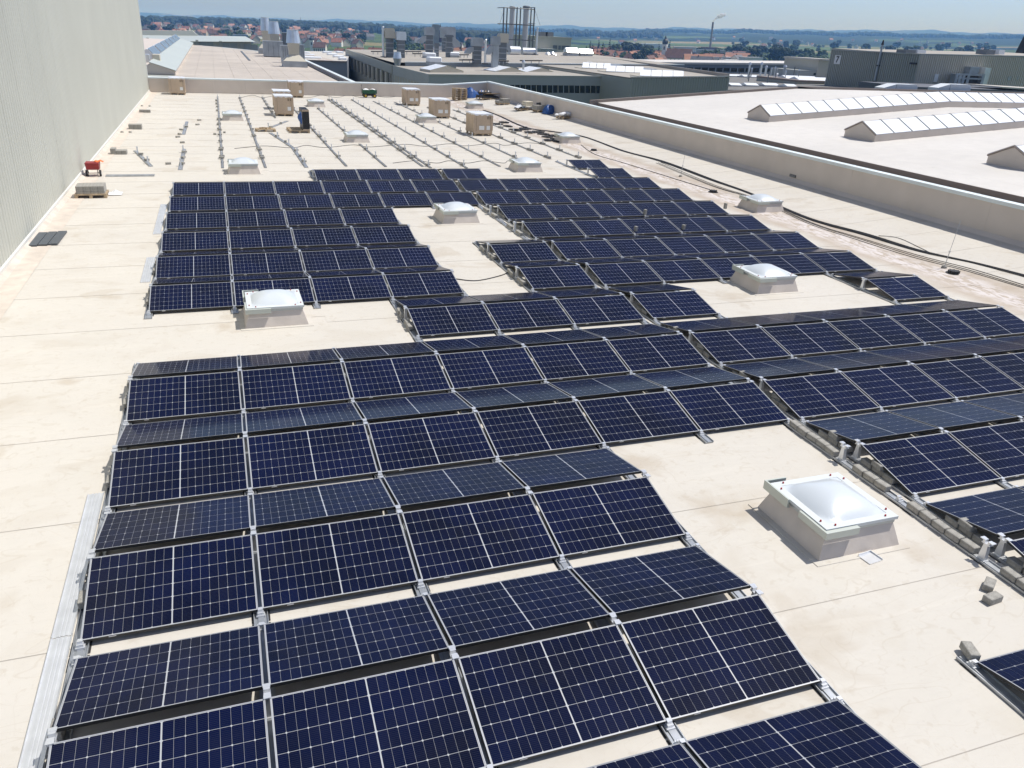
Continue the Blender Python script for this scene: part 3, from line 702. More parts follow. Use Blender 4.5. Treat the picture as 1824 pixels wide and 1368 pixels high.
# blue tarpaulin heaps
def tarp(x, y, r, h, lab, seed):
    rr = random.Random(seed); ph = [rr.uniform(0,6) for _ in range(6)]
    b = MB(); n_, m__ = 28, 12
    def f(s,t):
        a_ = 2*math.pi*s; q_ = r*(1-t)**.6*(1+.22*math.sin(3*a_+ph[0])+.12*math.sin(7*a_+ph[1])*(.3+t))
        z = h*math.sin(t*math.pi/2)*(1+.18*math.sin(2*a_+ph[2]))+.04*math.sin(9*a_+5*t+ph[3])
        return (q_*math.cos(a_),q_*.8*math.sin(a_),max(0.005,z))
    b.grid(n_,m__,f); o_ = part('tarpaulin_heap', b, M_tarp, None, (x,y,zroof(x)+.005), smooth=True); return tag(o_, lab, 'tarpaulin', 'blue tarpaulins')
tarp(24.1,69.3,.95,.75,'large blue tarpaulin heap beside the pallet stack',1)
tarp(25.35,70.0,.42,.45,'small blue tarpaulin bundle in the far corner',2)
tarp(25.85,53.7,.55,.55,'blue tarpaulin bundle behind the right parapet pavers',3)
# site materials in the far right corner
o = thing('material_pile', 'dark pile of timber and boards topped by plywood, far right corner', 'pile', (25.0,66.9,zroof(25)+.004), (0,0,.25))
pallet_parts(o,1.7,1.2)
for i in range(9):
    part('board', MB().box(-.95+rnd.uniform(-.1,.1),.85+rnd.uniform(-.1,.1),-.6+i*.13,-.5+i*.13,.15+.05*(i%3),.25+.05*(i%3)), M_dark, o)
part('plywood_sheet', MB().box(-.35,1.0,-.72,.2,.40,.43,Matrix.Rotation(-.18,4,'X')), M_ply, o)
part('crate', MB().box(-.6,.5,.05,.6,.42,.58), M_dark, o)
for i in range(4): part('clutter', MB().cyl((-.6+.3*i,.3,.58),(-.5+.3*i,.4,.72),.06,.03,6), M_paper if i % 2 else M_wood, o)
o = thing('pipe_bundle', 'bundle of grey-blue pipes lying along the right parapet', 'pipes', (25.5,59.3,zroof(25.5)+.004), (0,0,-.45))
for i in range(7): part('pipe', MB().cyl((-.3+.1*i,-1.4+.1*(i%3),.06+.11*(i%2)),(-.3+.1*i,1.3,.06+.11*(i%2)),.05,n=8), M_alu if i % 2 else mat('pipe_blue%d'%i,(0.12,0.17,0.24),.5), o)
o = thing('board_heap', 'heap of pale boards and film-wrapped stock by the right parapet', 'pile', (25.0,57.0,zroof(25)+.004), (0,0,.3))
pallet_parts(o,1.2,.8)
b = MB(); b.grid(8,8,lambda s,t: ((s-.5)*1.5-.2,(t-.5)*.9,.20+.28*(1-s)*s*4*.5+.05*math.sin(8*s+3*t))); part('film_sheet', b, M_film, o, smooth=True)
for i in range(3): part('box', MB().cbox(-.1+.05*i,.62,-.35,.3,.30+.13*i,.42+.13*i,.01), mat('cream_box%d'%i,(0.62,0.56,0.44),.8), o)
o = thing('wrapped_goods', 'heap of goods in shiny silver plastic film by the parapet', 'pile', (25.9,50.5,zroof(25.9)+.004), (0,0,.3))
pallet_parts(o,1.2,.8)
for i in range(9):
    rr = rnd; b = MB(); s0 = rnd.uniform(.18,.34); ph = rnd.uniform(0,6)
    b.grid(10,7,lambda s,t: (s0*math.sin(math.pi*t)*math.cos(2*math.pi*s)*(1+.25*math.sin(3*2*math.pi*s+ph)),s0*.8*math.sin(math.pi*t)*math.sin(2*math.pi*s),s0*.7*(1-math.cos(math.pi*t))*.6))
    part('film_bundle', b, M_film, o, (-.65+.17*i,rnd.uniform(-.25,.25),.145+.06*(i%3)))
o = tag(part('coil', MB().tube([(.17*math.cos(a_*.6),.17*math.sin(a_*.6),.06+a_*.004) for a_ in range(34)],.03), M_black, None, (25.6,55.35,zroof(25.6)+.004+.145+4*.0857)), 'black cable coil on top of the right parapet paver stack', 'coil')
# red wheelbarrow-like motor cart by the tall wall
M_redp = mat('red_paint', (0.28,0.012,0.016), 0.45, noise=(4,0.2)); M_or = mat('orange_plastic', (0.75,0.16,0.03), 0.5)
o = thing('hand_cart', 'red tipping hand cart standing by the tall wall', 'cart', (-3.02,29.2,.004), (0,0,0)); o.scale = (.80,.62,.72)
b = MB(); b.frustum([(-.28,-.20,.36),(.28,-.20,.36),(.28,.42,.36),(-.28,.42,.36)],[(-.31,-.30,.72),(.31,-.30,.72),(.31,.55,.72),(-.31,.55,.72)]); part('tray', b, M_redp, o)
for x in (-.30,.30):
    wh = part('wheel', MB().cyl((x-.04,-.05,.17),(x+.04,-.05,.17),.17,n=16), M_black, o); part('rim', MB().cyl((x-.045,-.05,.17),(x+.045,-.05,.17),.08,n=10), M_alu, wh)
    part('frame_leg', MB().tube([(x*.7,-.05,.17),(x*.7,-.22,.36),(x*.7,-.30,.16),(x*.7,-.36,.02)],.014), M_dark, o)
part('axle', MB().cyl((-.3,-.05,.17),(.3,-.05,.17),.016), M_dark, o)
part('push_bar', MB().tube([(-.22,.5,.5),(-.22,.8,.62),(.22,.8,.62),(.22,.5,.5)],.014), M_dark, o)
b = MB(); b.grid(9,6,lambda s,t: (.02+.34*s,.15+(t-.5)*.3,.76+.05*math.sin(math.pi*s)*math.sin(math.pi*t)+.02*math.sin(11*s))); tag(part('tarpaulin_heap', b, M_or, None, (-3.0,29.25,-.22)), 'bright orange cloth lying on the red hand cart', 'cloth')
for i in range(3):
    tag(part('aluminium_profile', MB().prism([(-.04,.0),(.04,.0),(.04,.045),(-.04,.045)],'x',0,1.75), M_alu, None, (-2.6,29.05+.1*i,.0045+0.046*(i==1)*0)), '%s aluminium profile lying right of the red cart' % ordn(i), 'profile', 'aluminium profiles')
b = MB(); b.grid(8,8,lambda s,t: ((s-.5)*.5,(t-.5)*.6,.02+.09*math.sin(math.pi*s)*math.sin(math.pi*t)*(1+.5*math.sin(9*s+4*t)))); tag(part('film_scrap', b, M_film, None, (-1.95,25.5,.005)), 'scrap of white plastic film beside the paver pallet', 'film')
# dark sheets at the foot of the wall
for i in range(3):
    o = part('dark_sheet', MB().box(-.11,.11,-.75,.75,0,.045), mat('dark_sheet%d'%i,(0.075,0.085,0.095),.5), None, (-3.26+.24*i,18.9+.05*i,.012), (0,0,-.02)); tag(o,'%s dark metal sheet lying at the foot of the tall wall' % ordn(i),'sheet','dark sheets by the wall')
# lightning conductor: pucks with wire along the wall
for i,(y,x) in enumerate(((25.9,-3.1),(25.9,-2.65),(42.7,-3.2),(42.7,-2.8),(57.2,-3.2),(57.2,-2.7))):
    tag(part('wire_holder', MB().cyl((0,0,0),(0,0,.07),.09,.075,10), M_conc, None, (x,y,.0045 if x > -2.83 else .0045)), '%s small round wire holder by the tall wall, counted from the front' % ordn(i), 'wire holder', 'lightning wire holders')
# lightning rods and black drain pucks along the valley
for (x,y,h,lab) in ((22.25,27.6,1.35,'thin lightning rod by the far right panels'),(22.1,11.75,1.45,'thin lightning rod at the valley by the near right panels')):
    o = thing('lightning_rod', lab, 'lightning rod', (x,y,zroof(x)+.004), (R(2),R(3),0)); part('base', MB().cyl((0,0,0),(0,0,.06),.09,.07,12), M_conc, o); part('rod', MB().cyl((0,0,.06),(0,0,.5),.011), M_alu, o); part('tip', MB().cyl((0,0,.5),(0,0,h),.007), M_alu, o); part('clamp', MB().box(-.02,.02,-.02,.02,.48,.53), M_alu_b, o)
for i,(x,y) in enumerate(((21.95,11.25),(21.7,23.9),(21.7,36.3),(21.4,46.9))):
    o = thing('roof_drain', 'black round roof drain, %s from the front along the valley' % ordn(i), 'roof drain', (x,y,.004), group='roof drains')
    part('grate', MB().cyl((0,0,.012),(0,0,.085),.16,.15,18), M_black, o); part('flange', MB().cyl((0,0,0),(0,0,.012),.22,.22,18), M_black, o)
    for k in range(8): part('rib', MB().box(.145,.165,-.012,.012,.01,.095,Matrix.Rotation(k*math.pi/4,4,'Z')), M_black, o)
# small vent plate next to the near skylight
o = part('metal_plate', MB().box(-.11,.11,-.09,.09,0,.012).box(-.11,.11,.09,.1,0,.04).box(.11,.12,-.09,.09,0,.03), M_alu_b, None, (9.12,.43,.0045), (0,0,.12)); tag(o,'small loose metal plate in front of the near skylight','metal plate')

# ------------------------------------------------------------------ cables
def smooth_path(pts, n=8):
    out = []
    P_ = [Vector(p) for p in pts]
    for i in range(len(P_)-1):
        p0, p1, p2, p3 = P_[max(i-1,0)], P_[i], P_[i+1], P_[min(i+2,len(P_)-1)]
        for k in range(n):
            t = k/n; out.append(0.5*((2*p1)+(p2-p0)*t+(2*p0-5*p1+4*p2-p3)*t*t+(3*p1-p0-3*p2+p3)*t**3))
    out.append(P_[-1]); return out
def ground_path(uvs, r):
    out = []
    for u,v in uvs:
        p = at_z(u,v)
        for _ in range(6): p = at_z(u,v,zroof(p.x)+r)
        out.append(p)
    return out
def cable(name, pts, r, lab, grp='cables on the roof', m=None):
    pts = smooth_path(pts); pts = [Vector((p.x,p.y,zroof(p.x)+r+.005)) for p in pts]
    return tag(part(name, MB().tube(pts,r,6), m or M_black, None), lab, 'cable', grp)
trunk = ground_path([(862,196),(890,206),(935,226),(985,234),(1040,243),(1110,268),(1180,287),(1270,320),(1340,345),(1440,388),(1540,416),(1640,446),(1740,468),(1850,497)],.03)
for i in range(6):
    off = [Vector((.034*(i-3)+.03*math.sin(k*1.7+i*2),.05*math.sin(k*1.1+i),0)) for k in range(len(trunk))]
    cable('power_cable', [p+o_ for p,o_ in zip(trunk,off)], .014, '%s strand of the thick black cable bundle along the right side' % ordn(i), 'black cable bundle')
c2 = ground_path([(1180,289),(1280,330),(1360,355),(1450,396),(1540,425),(1640,455),(1740,480),(1850,513)],.01)
for i in range(3): cable('thin_cable', [p+Vector((-.12*i-.1-.05*math.sin(k+i),0,0)) for k,p in enumerate(c2)], .009, '%s thin cable running left of the thick bundle' % ordn(i), 'thin cables')
cable('thin_cable', ground_path([(1565,420),(1600,424),(1640,442),(1660,452)],.01), .009, 'thin cable loop right of the thick bundle', 'thin cables')
# strings hanging from rail to rail
for j,(v0,us) in enumerate(((265,[418,470,520,545,580,630,660,720,760,800,830,880,900,940,975]),(174,[430,450,468,500,548,572,600,620,645,660,690,715]),(291,[700,740,778,800,832,862,897,905,925,960]))):
    pts = []
    for i,u in enumerate(us):
        p = at_z(u,v0-(4 if i % 2 else 0)-(.012*(u-430) if j == 0 else 0)); pts.append(p)
    cable('string_cable', pts, .012, ['dark string cable looping across the bare rails, middle one','string cable looping across the rails near the far parapet','string cable looping across the rails behind the panels'][j], 'string cables')
cable('string_cable', ground_path([(812,497),(850,500),(895,490),(908,482)],.012), .012, 'black cable crossing the gap between the middle panel blocks', 'string cables')
cable('string_cable', ground_path([(1035,258),(1060,275),(1110,290),(1200,318),(1265,338)],.012), .014, 'dark cable from the coils to the roof drain', 'string cables')
# coils of black cable
for i,(u,v,s_) in enumerate([(885,222,.5),(898,219,.42),(905,226,.4),(920,233,.62),(935,231,.6),(945,237,.55),(958,236,.5),(968,240,.45),(975,245,.4),(985,243,.42),(990,249,.5),(978,251,.45),(997,253,.5)]):
    p = at_z(u,v); pts = []
    for a_ in range(60):
        t = a_/60*2*math.pi*4; rr = s_*(.62+.3*math.sin(a_*.9+i))*(.85+.15*math.sin(a_*.31)); pts.append((rr*math.cos(t),rr*math.sin(t),.03+.012*(a_%9)/3))
    tag(part('cable_coil', MB().tube(pts,.034,5), M_black, None, (p.x,p.y,.01)), 'flat coil of black cable on the roof, %s from the left' % ordn(i), 'cable coil', 'black cable coils')
# ------------------------------------------------------------------ neighbouring works buildings
M_gclad = mat('grey_green_cladding', (0.39,0.395,0.34), 0.55, noise=(0.2,0.08), coords='World')
M_gclad2 = mat('grey_cladding_band', (0.40,0.415,0.385), 0.55, noise=(0.2,0.08), coords='World')
M_tan = mat('tan_cladding', (0.56,0.52,0.425), 0.55, noise=(0.2,0.06), coords='World')
M_glassd = mat('dark_window_glass', (0.035,0.045,0.04), 0.12, 0.0, 0.5, noise=(0.7,0.3), coords='World')
M_steel = mat('duct_steel', (0.40,0.43,0.45), 0.5, 0.35, noise=(0.9,0.18), coords='World')
M_galv = mat('bright_galvanised', (0.70,0.73,0.76), 0.3, 0.7, noise=(1.2,0.12), coords='World')
M_ductd = mat('dark_duct', (0.17,0.19,0.205), 0.5, 0.3, noise=(0.9,0.15), coords='World')
M_broof = mat('grey_beige_roof', (0.37,0.34,0.295), 0.85, noise=(0.12,0.14), noise2=(1.2,0.06), coords='World')
M_wroof = mat('white_membrane_roof', (0.635,0.605,0.56), 0.6, noise=(0.15,0.07), noise2=(1.5,0.05), coords='World')
M_pinkroof = mat('pinkish_gravel_roof', (0.50,0.445,0.385), 0.85, noise=(0.1,0.16), noise2=(0.9,0.1), coords='World')
M_mroof = mat('pale_metal_roof', (0.52,0.56,0.52), 0.45, 0.15, noise=(0.1,0.05), coords='World')
M_poly = mat('polycarbonate_pane', (0.80,0.83,0.86), 0.3, 0.0, 0.5)
M_gutter = mat('gutter_brown', (0.24,0.20,0.175), 0.8)
M_rust = mat('dark_brown_tower', (0.07,0.06,0.05), 0.8, noise=(0.8,0.4), coords='World')
M_hood = mat('pale_hood_paint',(0.66,0.69,0.71),.5)
M_blueg = mat('blue_roof_glass',(0.13,0.17,0.22),.15)
def V(*a): return Vector(a)
def rel(o, pts): return [Vector(p)-o.location for p in pts]

# ---- white roof with three glazed strips, beyond the right parapet
XE, ZE, XRG, ZRG, XB, ZB = 32.35, 0.80, 52.5, 2.42, 86.0, 2.61
YN, YFX = -25.0, 58.8
wr = thing('workshop_building', 'low workshop with wide white membrane roof beyond the right parapet', 'building', (45, 20, 0))
def zw(x): return ZE+(ZRG-ZE)*(x-XE)/(XRG-XE) if x < XRG else ZRG+(ZB-ZRG)*(x-XRG)/(XB-XRG)
q = MB().frustum(rel(wr,[(31.6,YN,-14),(XB,YN,-14),(XB,YFX,-14),(31.6,YFX,-14)]), rel(wr,[(31.6,YN,.40),(XB,YN,.40),(XB,YFX,.40),(31.6,YFX,.40)])); part('wall', q, M_gclad, wr)
n_ = 12
for i in range(n_+14):
    xa = XE+(XRG-XE)*i/n_ if i < n_ else XRG+(XB-XRG)*(i-n_)/14; xb = XE+(XRG-XE)*(i+1)/n_ if i < n_ else XRG+(XB-XRG)*(i-n_+1)/14
    e_ = .006
    q = MB().frustum(rel(wr,[(xa,YN,.41),(xb-.05,YN,.41),(xb-.05,YFX,.41),(xa,YFX,.41)]), rel(wr,[(xa,YN,zw(xa)),(xb-.05,YN,zw(xb)+e_),(xb-.05,YFX,zw(xb)+e_),(xa,YFX,zw(xa))])); part('roof_sheet', q, M_wroof, wr)
part('gutter', MB().box(-45+31.73,-45+XE-.03,YN-20,YFX-20,.402,.43), M_gutter, wr)
part('roof_upstand', MB().box(-45+XE-.025,-45+XE-.004,YN-20,YFX-20,.402,.79), M_gutter, wr)
part('eaves_upstand', MB().box(-45+31.55,-45+31.72,YN-20,YFX-20,-.8,.45), M_gclad, wr)
part('eaves_cap', MB().box(-45+31.53,-45+31.74,YN-20,YFX-20,.452,.49), M_cope, wr)
q = MB().frustum(rel(wr,[(XE-.7,YFX,.3),(XB,YFX,.3),(XB,YFX+.25,.3),(XE-.7,YFX+.25,.3)]), rel(wr,[(XE-.7,YFX,zw(XE)+.18),(XRG,YFX,zw(XRG)+.20),(XRG,YFX+.25,zw(XRG)+.20),(XE-.7,YFX+.25,zw(XE)+.18)])); part('verge_trim', q, M_gutter, wr)
q = MB().frustum(rel(wr,[(XRG,YFX,.3),(XB,YFX,.3),(XB,YFX+.25,.3),(XRG,YFX+.25,.3)]), rel(wr,[(XRG,YFX,zw(XRG)+.20),(XB,YFX,zw(XB)+.18),(XB,YFX+.25,zw(XB)+.18),(XRG,YFX+.25,zw(XRG)+.20)])); part('verge_trim', q, M_gutter, wr)
def strip_light(y0, y1, x1, lab):
    X0 = 37.0; o = thing('strip_rooflight', lab, 'rooflight', (X0,(y0+y1)/2,zw(X0)-.02), group='glazed strips on the white roof')
    w = (y1-y0)/2; ch, rh = .38, .95
    segs = [(X0,XRG),(XRG,x1)]
    for a,c in segs:
        za, zc = zw(a), zw(c)
        q = MB()
        def ring(x,z): return [V(x,-w,z-.03)-V(X0,0,zw(X0)-.02),V(x,w,z-.03)-V(X0,0,zw(X0)-.02),V(x,w,z+ch)-V(X0,0,zw(X0)-.02),V(x,0,z+rh-.03)-V(X0,0,zw(X0)-.02),V(x,-w,z+ch)-V(X0,0,zw(X0)-.02)]
        q.frustum(ring(a,za),ring(c,zc)); part('curb', q, M_para, o)
        n_ = round((c-a)/1.28)
        for i in range(n_):
            xa = a+(c-a)*(i+.03)/n_; xb = a+(c-a)*(i+.97)/n_
            for s_ in (-1,1):
                za_, zb_ = zw(xa), zw(xb); oo = V(X0,0,zw(X0)-.02)
                p = [V(xa,s_*w*1.0,za_+ch+.015)-oo,V(xb,s_*w*1.0,zb_+ch+.015)-oo,V(xb,s_*.04,zb_+rh)-oo,V(xa,s_*.04,za_+rh)-oo]
                if s_ > 0: p = p[::-1]
                up = V(0,0,.035); part('pane', MB().frustum(p,[k+up for k in p]), M_poly, o)
        for i in range(n_+1):
            xa = a+(c-a)*i/n_; za_ = zw(xa); oo = V(X0,0,zw(X0)-.02)
            for s_ in (-1,1): part('glazing_bar', MB().tube([V(xa,s_*w*1.02,za_+ch+.05)-oo,V(xa,s_*.02,za_+rh+.055)-oo],.03,4), M_steel, o)
    q = MB().tube([V(X0-.02,-w*1.03,ch+.0),V(X0-.02,0,rh+.03),V(X0-.02,w*1.03,ch+.0)],.05,4); q.v = [(a-X0,b,c+.02) for a,b,c in q.v]; part('gable_trim', q, M_gutter, o)
strip_light(41.4,43.9,74,'long white glazed rooflight strip farthest back on the white roof')
strip_light(31.5,34.0,68,'middle white glazed rooflight strip on the white roof')
strip_light(21.4,23.9,60,'glazed rooflight strip cut by the right picture edge')
for (y,x) in ((25.2,32.0),):
    pass
# pale ventilator hoods behind the white roof
for i,(u0,u1) in enumerate(((1572,1631),(1668,1726))):
    a = at_y(u0,165,60.2); c = at_y(u1,165,60.2); t_ = at_y((u0+u1)/2,152,60.2)
    o = thing('ventilator_hood', 'pale grey sheet-metal ventilator hood behind the white roof, %s one' % ('left' if i == 0 else 'right'), 'ventilator', ((a.x+c.x)/2,60.2,a.z), group='pale ventilator hoods')
    w = (c.x-a.x)/2; h = (t_.z-a.z)*1.15
    part('base', MB().box(-w*.95,w*.95,0,1.1,-3.5,.05), M_steel, o)
    part('hood', MB().prism([(-w,0),(w,0),(w,h*.75),(w*.9,h),(-w*.3,h),(-w,h*.55)],'y',-.1,1.2), M_hood, o)
    part('seam', MB().box(-w*.32,-w*.29,-.12,-.101,.02,h*.98), M_steel, o)

# ---- far-left roof behind the far parapet
fl = thing('works_building', 'flat pinkish-beige roofed hall directly behind the far parapet', 'building', (6,110,0))
poly = [(-14,70.9),(15.9,71.2),(15.75,137),(11.6,173.5),(9.6,181),(4.2,191.5),(-2.0,198.5),(-14,205)]
q = MB(); q.frustum([V(x,y,-14)-fl.location for x,y in poly],[V(x,y,-.03)-fl.location for x,y in poly]); part('wall', q, M_gclad2, fl)
for i in range(9):
    xa, xb = -2.3+18.0*i/9, -2.3+18.0*(i+1)/9
    yend = [197,193,190,185,181,177,172,165,140][i]
    part('roof_sheet', MB().box(xa-6,xb-6-.02,70.95-110,yend-110,-.029,.004+.002*(i%2)), M_pinkroof, fl)
part('edge_parapet', MB().box(15.35-6,15.75-6,71.2-110,136-110,-.02,.30), M_para, fl)
part('edge_coping', MB().box(15.30-6,15.80-6,71.2-110,136-110,.303,.34), M_cope, fl)
part('gutter_channel', MB().box(14.75-6,15.0-6,84-110,128-110,.012,.12), M_dark, fl)
part('walkway', MB().box(-.15,.15,0,38,.02,.09,Matrix.Translation(V(1.0,22,0))@Matrix.Rotation(.0,4,'Z')), M_ductd, fl)
part('walkway', MB().box(-.15,.15,0,6,.02,.12,Matrix.Translation(V(-3.9,-32,0))@Matrix.Rotation(.02,4,'Z')), M_ductd, fl)
sh = thing('rooflight_shed', 'pale green monopitch shed roof rising left on the far-left hall', 'building', (-5,92,0))
part('shed_body', MB().prism([(2.75,0.006),(2.75,.42),(.3,1.18),(.3,.95),(-9,.95),(-9,0.006)],'y',0,106), M_para, sh)
for i in range(8):
    q = MB().prism([(2.85,.43),(.28,1.21),(.28,1.25),(2.85,.47)],'y',13.2*i-.2,13.2*(i+1)-.23); part('metal_sheet', q, M_mroof, sh)
for i in range(7):
    y = 12+i*13.2; g_ = part('rooflight_frame', MB().prism([(.26,1.0),(.26,1.26),(-.5,2.05),(-.7,2.05),(-1.9,.96)],'y',y,y+11.5), M_hood, sh)
    for k in range(4):
        q = MB().prism([(.30,1.30),(-.46,2.10),(-.50,2.13),(.26,1.33)],'y',y+.3+2.8*k,y+2.8*k+2.85); part('pane', q, M_blueg, g_)
for i in range(3): part('vent_box', MB().cbox(-1.6+.9*i,-.8+.9*i,1+3.2*i,2.4+3.2*i,.9,1.9-.1*i,.05), M_galv if i % 2 else M_tan, sh)
# far hall with pale metal roof
def hip(): pass
y_ = 214; a = at_y(235,73,y_); c = at_y(447,74,y_); bt = at_y(447,89,y_); rg = at_y(395,64,y_+34); rg0 = at_y(235,62,y_+34)
o = thing('works_building', 'long hall with pale grey-green metal roof behind the far-left roof', 'building', (c.x,y_,bt.z-3))
L0 = o.location.copy()
part('wall', MB().frustum([V(a.x,y_,bt.z-10)-L0,V(c.x,y_,bt.z-10)-L0,V(c.x,y_+60,bt.z-10)-L0,V(a.x,y_+60,bt.z-10)-L0],[V(a.x,y_,a.z)-L0,V(c.x,y_,c.z)-L0,V(c.x,y_+60,c.z)-L0,V(a.x,y_+60,a.z)-L0]), M_tan, o)
ff = MB(); pts = [V(a.x,y_-1,a.z)-L0,V(c.x+1,y_-1,c.z)-L0,V(rg.x,y_+34,rg.z)-L0,V(rg0.x,y_+34,rg0.z)-L0,V(c.x+1,y_+62,c.z)-L0,V(a.x,y_+62,a.z)-L0]
ff.add(pts,[(0,1,2,3),(1,4,2),(2,4,5,3)]); part('roof', ff, M_mroof, o)
part('ridge_vent', MB().frustum([V(rg0.x,y_+33,rg0.z-.3)-L0,V(rg.x-6,y_+33,rg.z-.3)-L0,V(rg.x-6,y_+36,rg.z-.3)-L0,V(rg0.x,y_+36,rg0.z-.3)-L0],[V(rg0.x,y_+33,rg0.z+1.1)-L0,V(rg.x-7.5,y_+33,rg.z+1.0)-L0,V(rg.x-7.5,y_+36,rg.z+1.0)-L0,V(rg0.x,y_+36,rg0.z+1.1)-L0]), mat('cream_ridge',(0.62,0.60,0.52),.5), o)
for u in (262,349,391,428):
    p0 = at_y(u,80,y_); p1 = at_y(u+5,80,y_); part('pilaster', MB().box(p0.x-L0.x,p1.x-L0.x,-.5,-.01,bt.z-4-L0.z,c.z-.15-L0.z), mat('pilaster_%d'%u,(0.46,0.44,0.36),.6), o)
    for k in range(2): 
        pm = at_y(u+5+(14 if k else 1),80,y_); pn = at_y(u+5+(26 if k else 13),80,y_); part('wall_panel', MB().box(pm.x-L0.x,pn.x-L0.x,-.12,-.008,bt.z-2-L0.z,c.z-.6-L0.z), M_gclad2, o)

# ---- ventilation cowls on the far-left roof
def cowl(u, vb, vt, wpx, lab, base=True):
    p = at_z(u,vb); S = (p-CAM).length/FPX; H = (vb-vt)*S*1.05; w = wpx*S/2
    o = thing('exhaust_cowl', lab, 'exhaust cowl', p, group='exhaust cowls')
    z0 = 0
    if base:
        part('plinth', MB().box(-w*1.7,w*1.7,-w*1.5,w*1.5,0,H*.16), M_steel, o)
        part('transition', MB().frustum([V(x*w*1.65,y*w*1.45,H*.162) for x,y in ((-1,-1),(1,-1),(1,1),(-1,1))],[V(x*w*.7,y*w*.7,H*.33) for x,y in ((-1,-1),(1,-1),(1,1),(-1,1))]), M_tan, o); z0 = H*.33
    part('duct', MB().frustum([V(x*w*.68,y*w*.68,z0) for x,y in ((-1,-1),(1,-1),(1,1),(-1,1))],[V(x*w*.8,y*w*.8,H*.64) for x,y in ((-1,-1),(1,-1),(1,1),(-1,1))]), M_tan, o)
    part('cap', MB().cyl((0,0,H*.64),(0,0,H*.98),w*1.02,w*.78,14), M_galv, o)
    part('rim', MB().cyl((0,0,H*.98),(0,0,H),w*.82,w*.82,14), M_galv, o)
cowl(525,119,67,22,'nearest tapered steel exhaust cowl on a pyramid base')
cowl(491,100,52,18,'middle tapered steel exhaust cowl behind the air handler')
cowl(476,96,46,15,'left tapered steel exhaust cowl, tallest in the picture')
def unit(name, u0, u1, vt, vb, lab, m=None, cat='air unit', z=0.0, dep=1.0, grp=None, mt=None):
    p = at_z((u0+u1)/2,vb,z); S = (p-CAM).length/FPX; w = (u1-u0)*S/2; h = (vb-vt)*S*1.05
    o = thing(name, lab, cat, p, group=grp)
    part('casing', MB().cbox(-w,w,0,w*2*dep,.12,h,.04), m or M_steel, o)
    part('base_frame', MB().box(-w*.96,w*.96,.04,w*2*dep-.04,0,.119), M_dark, o)
    part('lid', MB().box(-w*1.03,w*1.03,-.05,w*2*dep+.05,h,h+.06), mt or M_galv, o)
    for k in range(3): part('panel_seam', MB().box(-w+2*w*(k+1)/4-.015,-w+2*w*(k+1)/4+.015,-.015,-.004,.2,h*.95), M_dark, o)
    return o
unit('air_handler',473,503,80,102,'long grey air handling unit between the cowls',M_steel,dep=.5)
unit('air_handler',503,516,88,112,'small grey duct box left of the nearest cowl',M_steel)
unit('air_handler',533,543,87,112,'slim grey duct box right of the nearest cowl',M_steel)
unit('duct_stub',505,514,66,92,'dark upright duct behind the nearest cowl',M_ductd,'duct')
unit('roof_fan',464,472,90,96,'tiny roof fan left of the air handler',M_ductd,'fan')

# ---- low roof with white boxes between the far-left hall and the grey works
y_ = 150; a = at_y(545,109,y_); c = at_y(618,109,y_)
lo = thing('works_building', 'low hall with beige roof and white rooflight boxes left of the grey works', 'building', (a.x,y_,a.z-8))
L0 = lo.location.copy(); bk = at_y(560,93,215); bk2 = at_y(625,92,215)
part('wall', MB().frustum([V(a.x,y_,a.z-9)-L0,V(c.x,y_,a.z-9)-L0,V(bk2.x,215,a.z-9)-L0,V(bk.x-8,215,a.z-9)-L0],[V(a.x,y_,a.z)-L0,V(c.x,y_,c.z)-L0,V(bk2.x,215,bk2.z)-L0,V(bk.x-8,215,bk.z)-L0]), mat('slate_wall',(0.22,0.24,0.27),.6), lo)
part('roof', MB().add([V(a.x,y_+.3,a.z+.03)-L0,V(c.x,y_+.3,c.z+.03)-L0,V(bk2.x,214.5,bk2.z+.03)-L0,V(bk.x-8,214.5,bk.z+.03)-L0],[(0,1,2,3)]), M_roof, lo)
part('coping', MB().box(0,c.x-a.x,-.2,.29,8.02,8.25), M_gutter, lo)
for i,(u0,u1,v) in enumerate(((542,572,106),(540,560,101),(543,552,97),(577,591,96),(585,601,100),(601,612,96),(596,613,104),(606,617,108))):
    t_ = (109-v)/16.0; y = y_+t_*60+1; p = at_y(u0,v,y); p1 = at_y(u1,v,y)
    o = thing('rooflight_box', 'white rooflight box on the beige low hall, %s counted' % ordn(i), 'rooflight', (p.x,y,p.z-.1), group='white rooflight boxes')
    w = p1.x-p.x; part('curb', MB().box(0,w,0,2.2,-.3,.25), M_tan, o); part('lid', MB().cbox(-.1,w+.1,-.1,2.3,.255,.65,.1), M_poly, o)

# ---- grey works (two levels) behind the far right corner
XM = 29.5; A1 = at_x(765,133,XM); A2 = at_x(700,117,XM); A3 = at_x(617,88,XM)
YM = A1.y; E1 = at_y(1105,137,YM)
gw = thing('grey_works', 'grey works building with a long window strip behind the far corner', 'building', (40,YM,-14)); L0 = gw.location.copy()
zt = A1.z; zr = E1.z; YS = A2.y
part('core', MB().frustum([V(XM,YM+.3,-14)-L0,V(E1.x,YM+.3,-14)-L0,V(E1.x,YS,-14)-L0,V(XM,YS,-14)-L0],[V(XM,YM+.3,zt-.25)-L0,V(E1.x,YM+.3,zr-.25)-L0,V(E1.x,YS,zr-.25)-L0,V(XM,YS,zt-.25)-L0]), M_gclad, gw)
def band(u0, u1, v0, v1, dy0, dy1, m, name):
    p = [at_y(u,v,YM) for u,v in ((u0,v1),(u1,v1+(u1-u0)*.011),(u1,v0+(u1-u0)*.011),(u0,v0))]
    f_ = [V(k.x,YM-dy0,k.z)-L0 for k in p]; g_ = [V(k.x,YM+dy1,k.z)-L0 for k in p]
    return part(name, MB().frustum(f_,g_), m, gw)
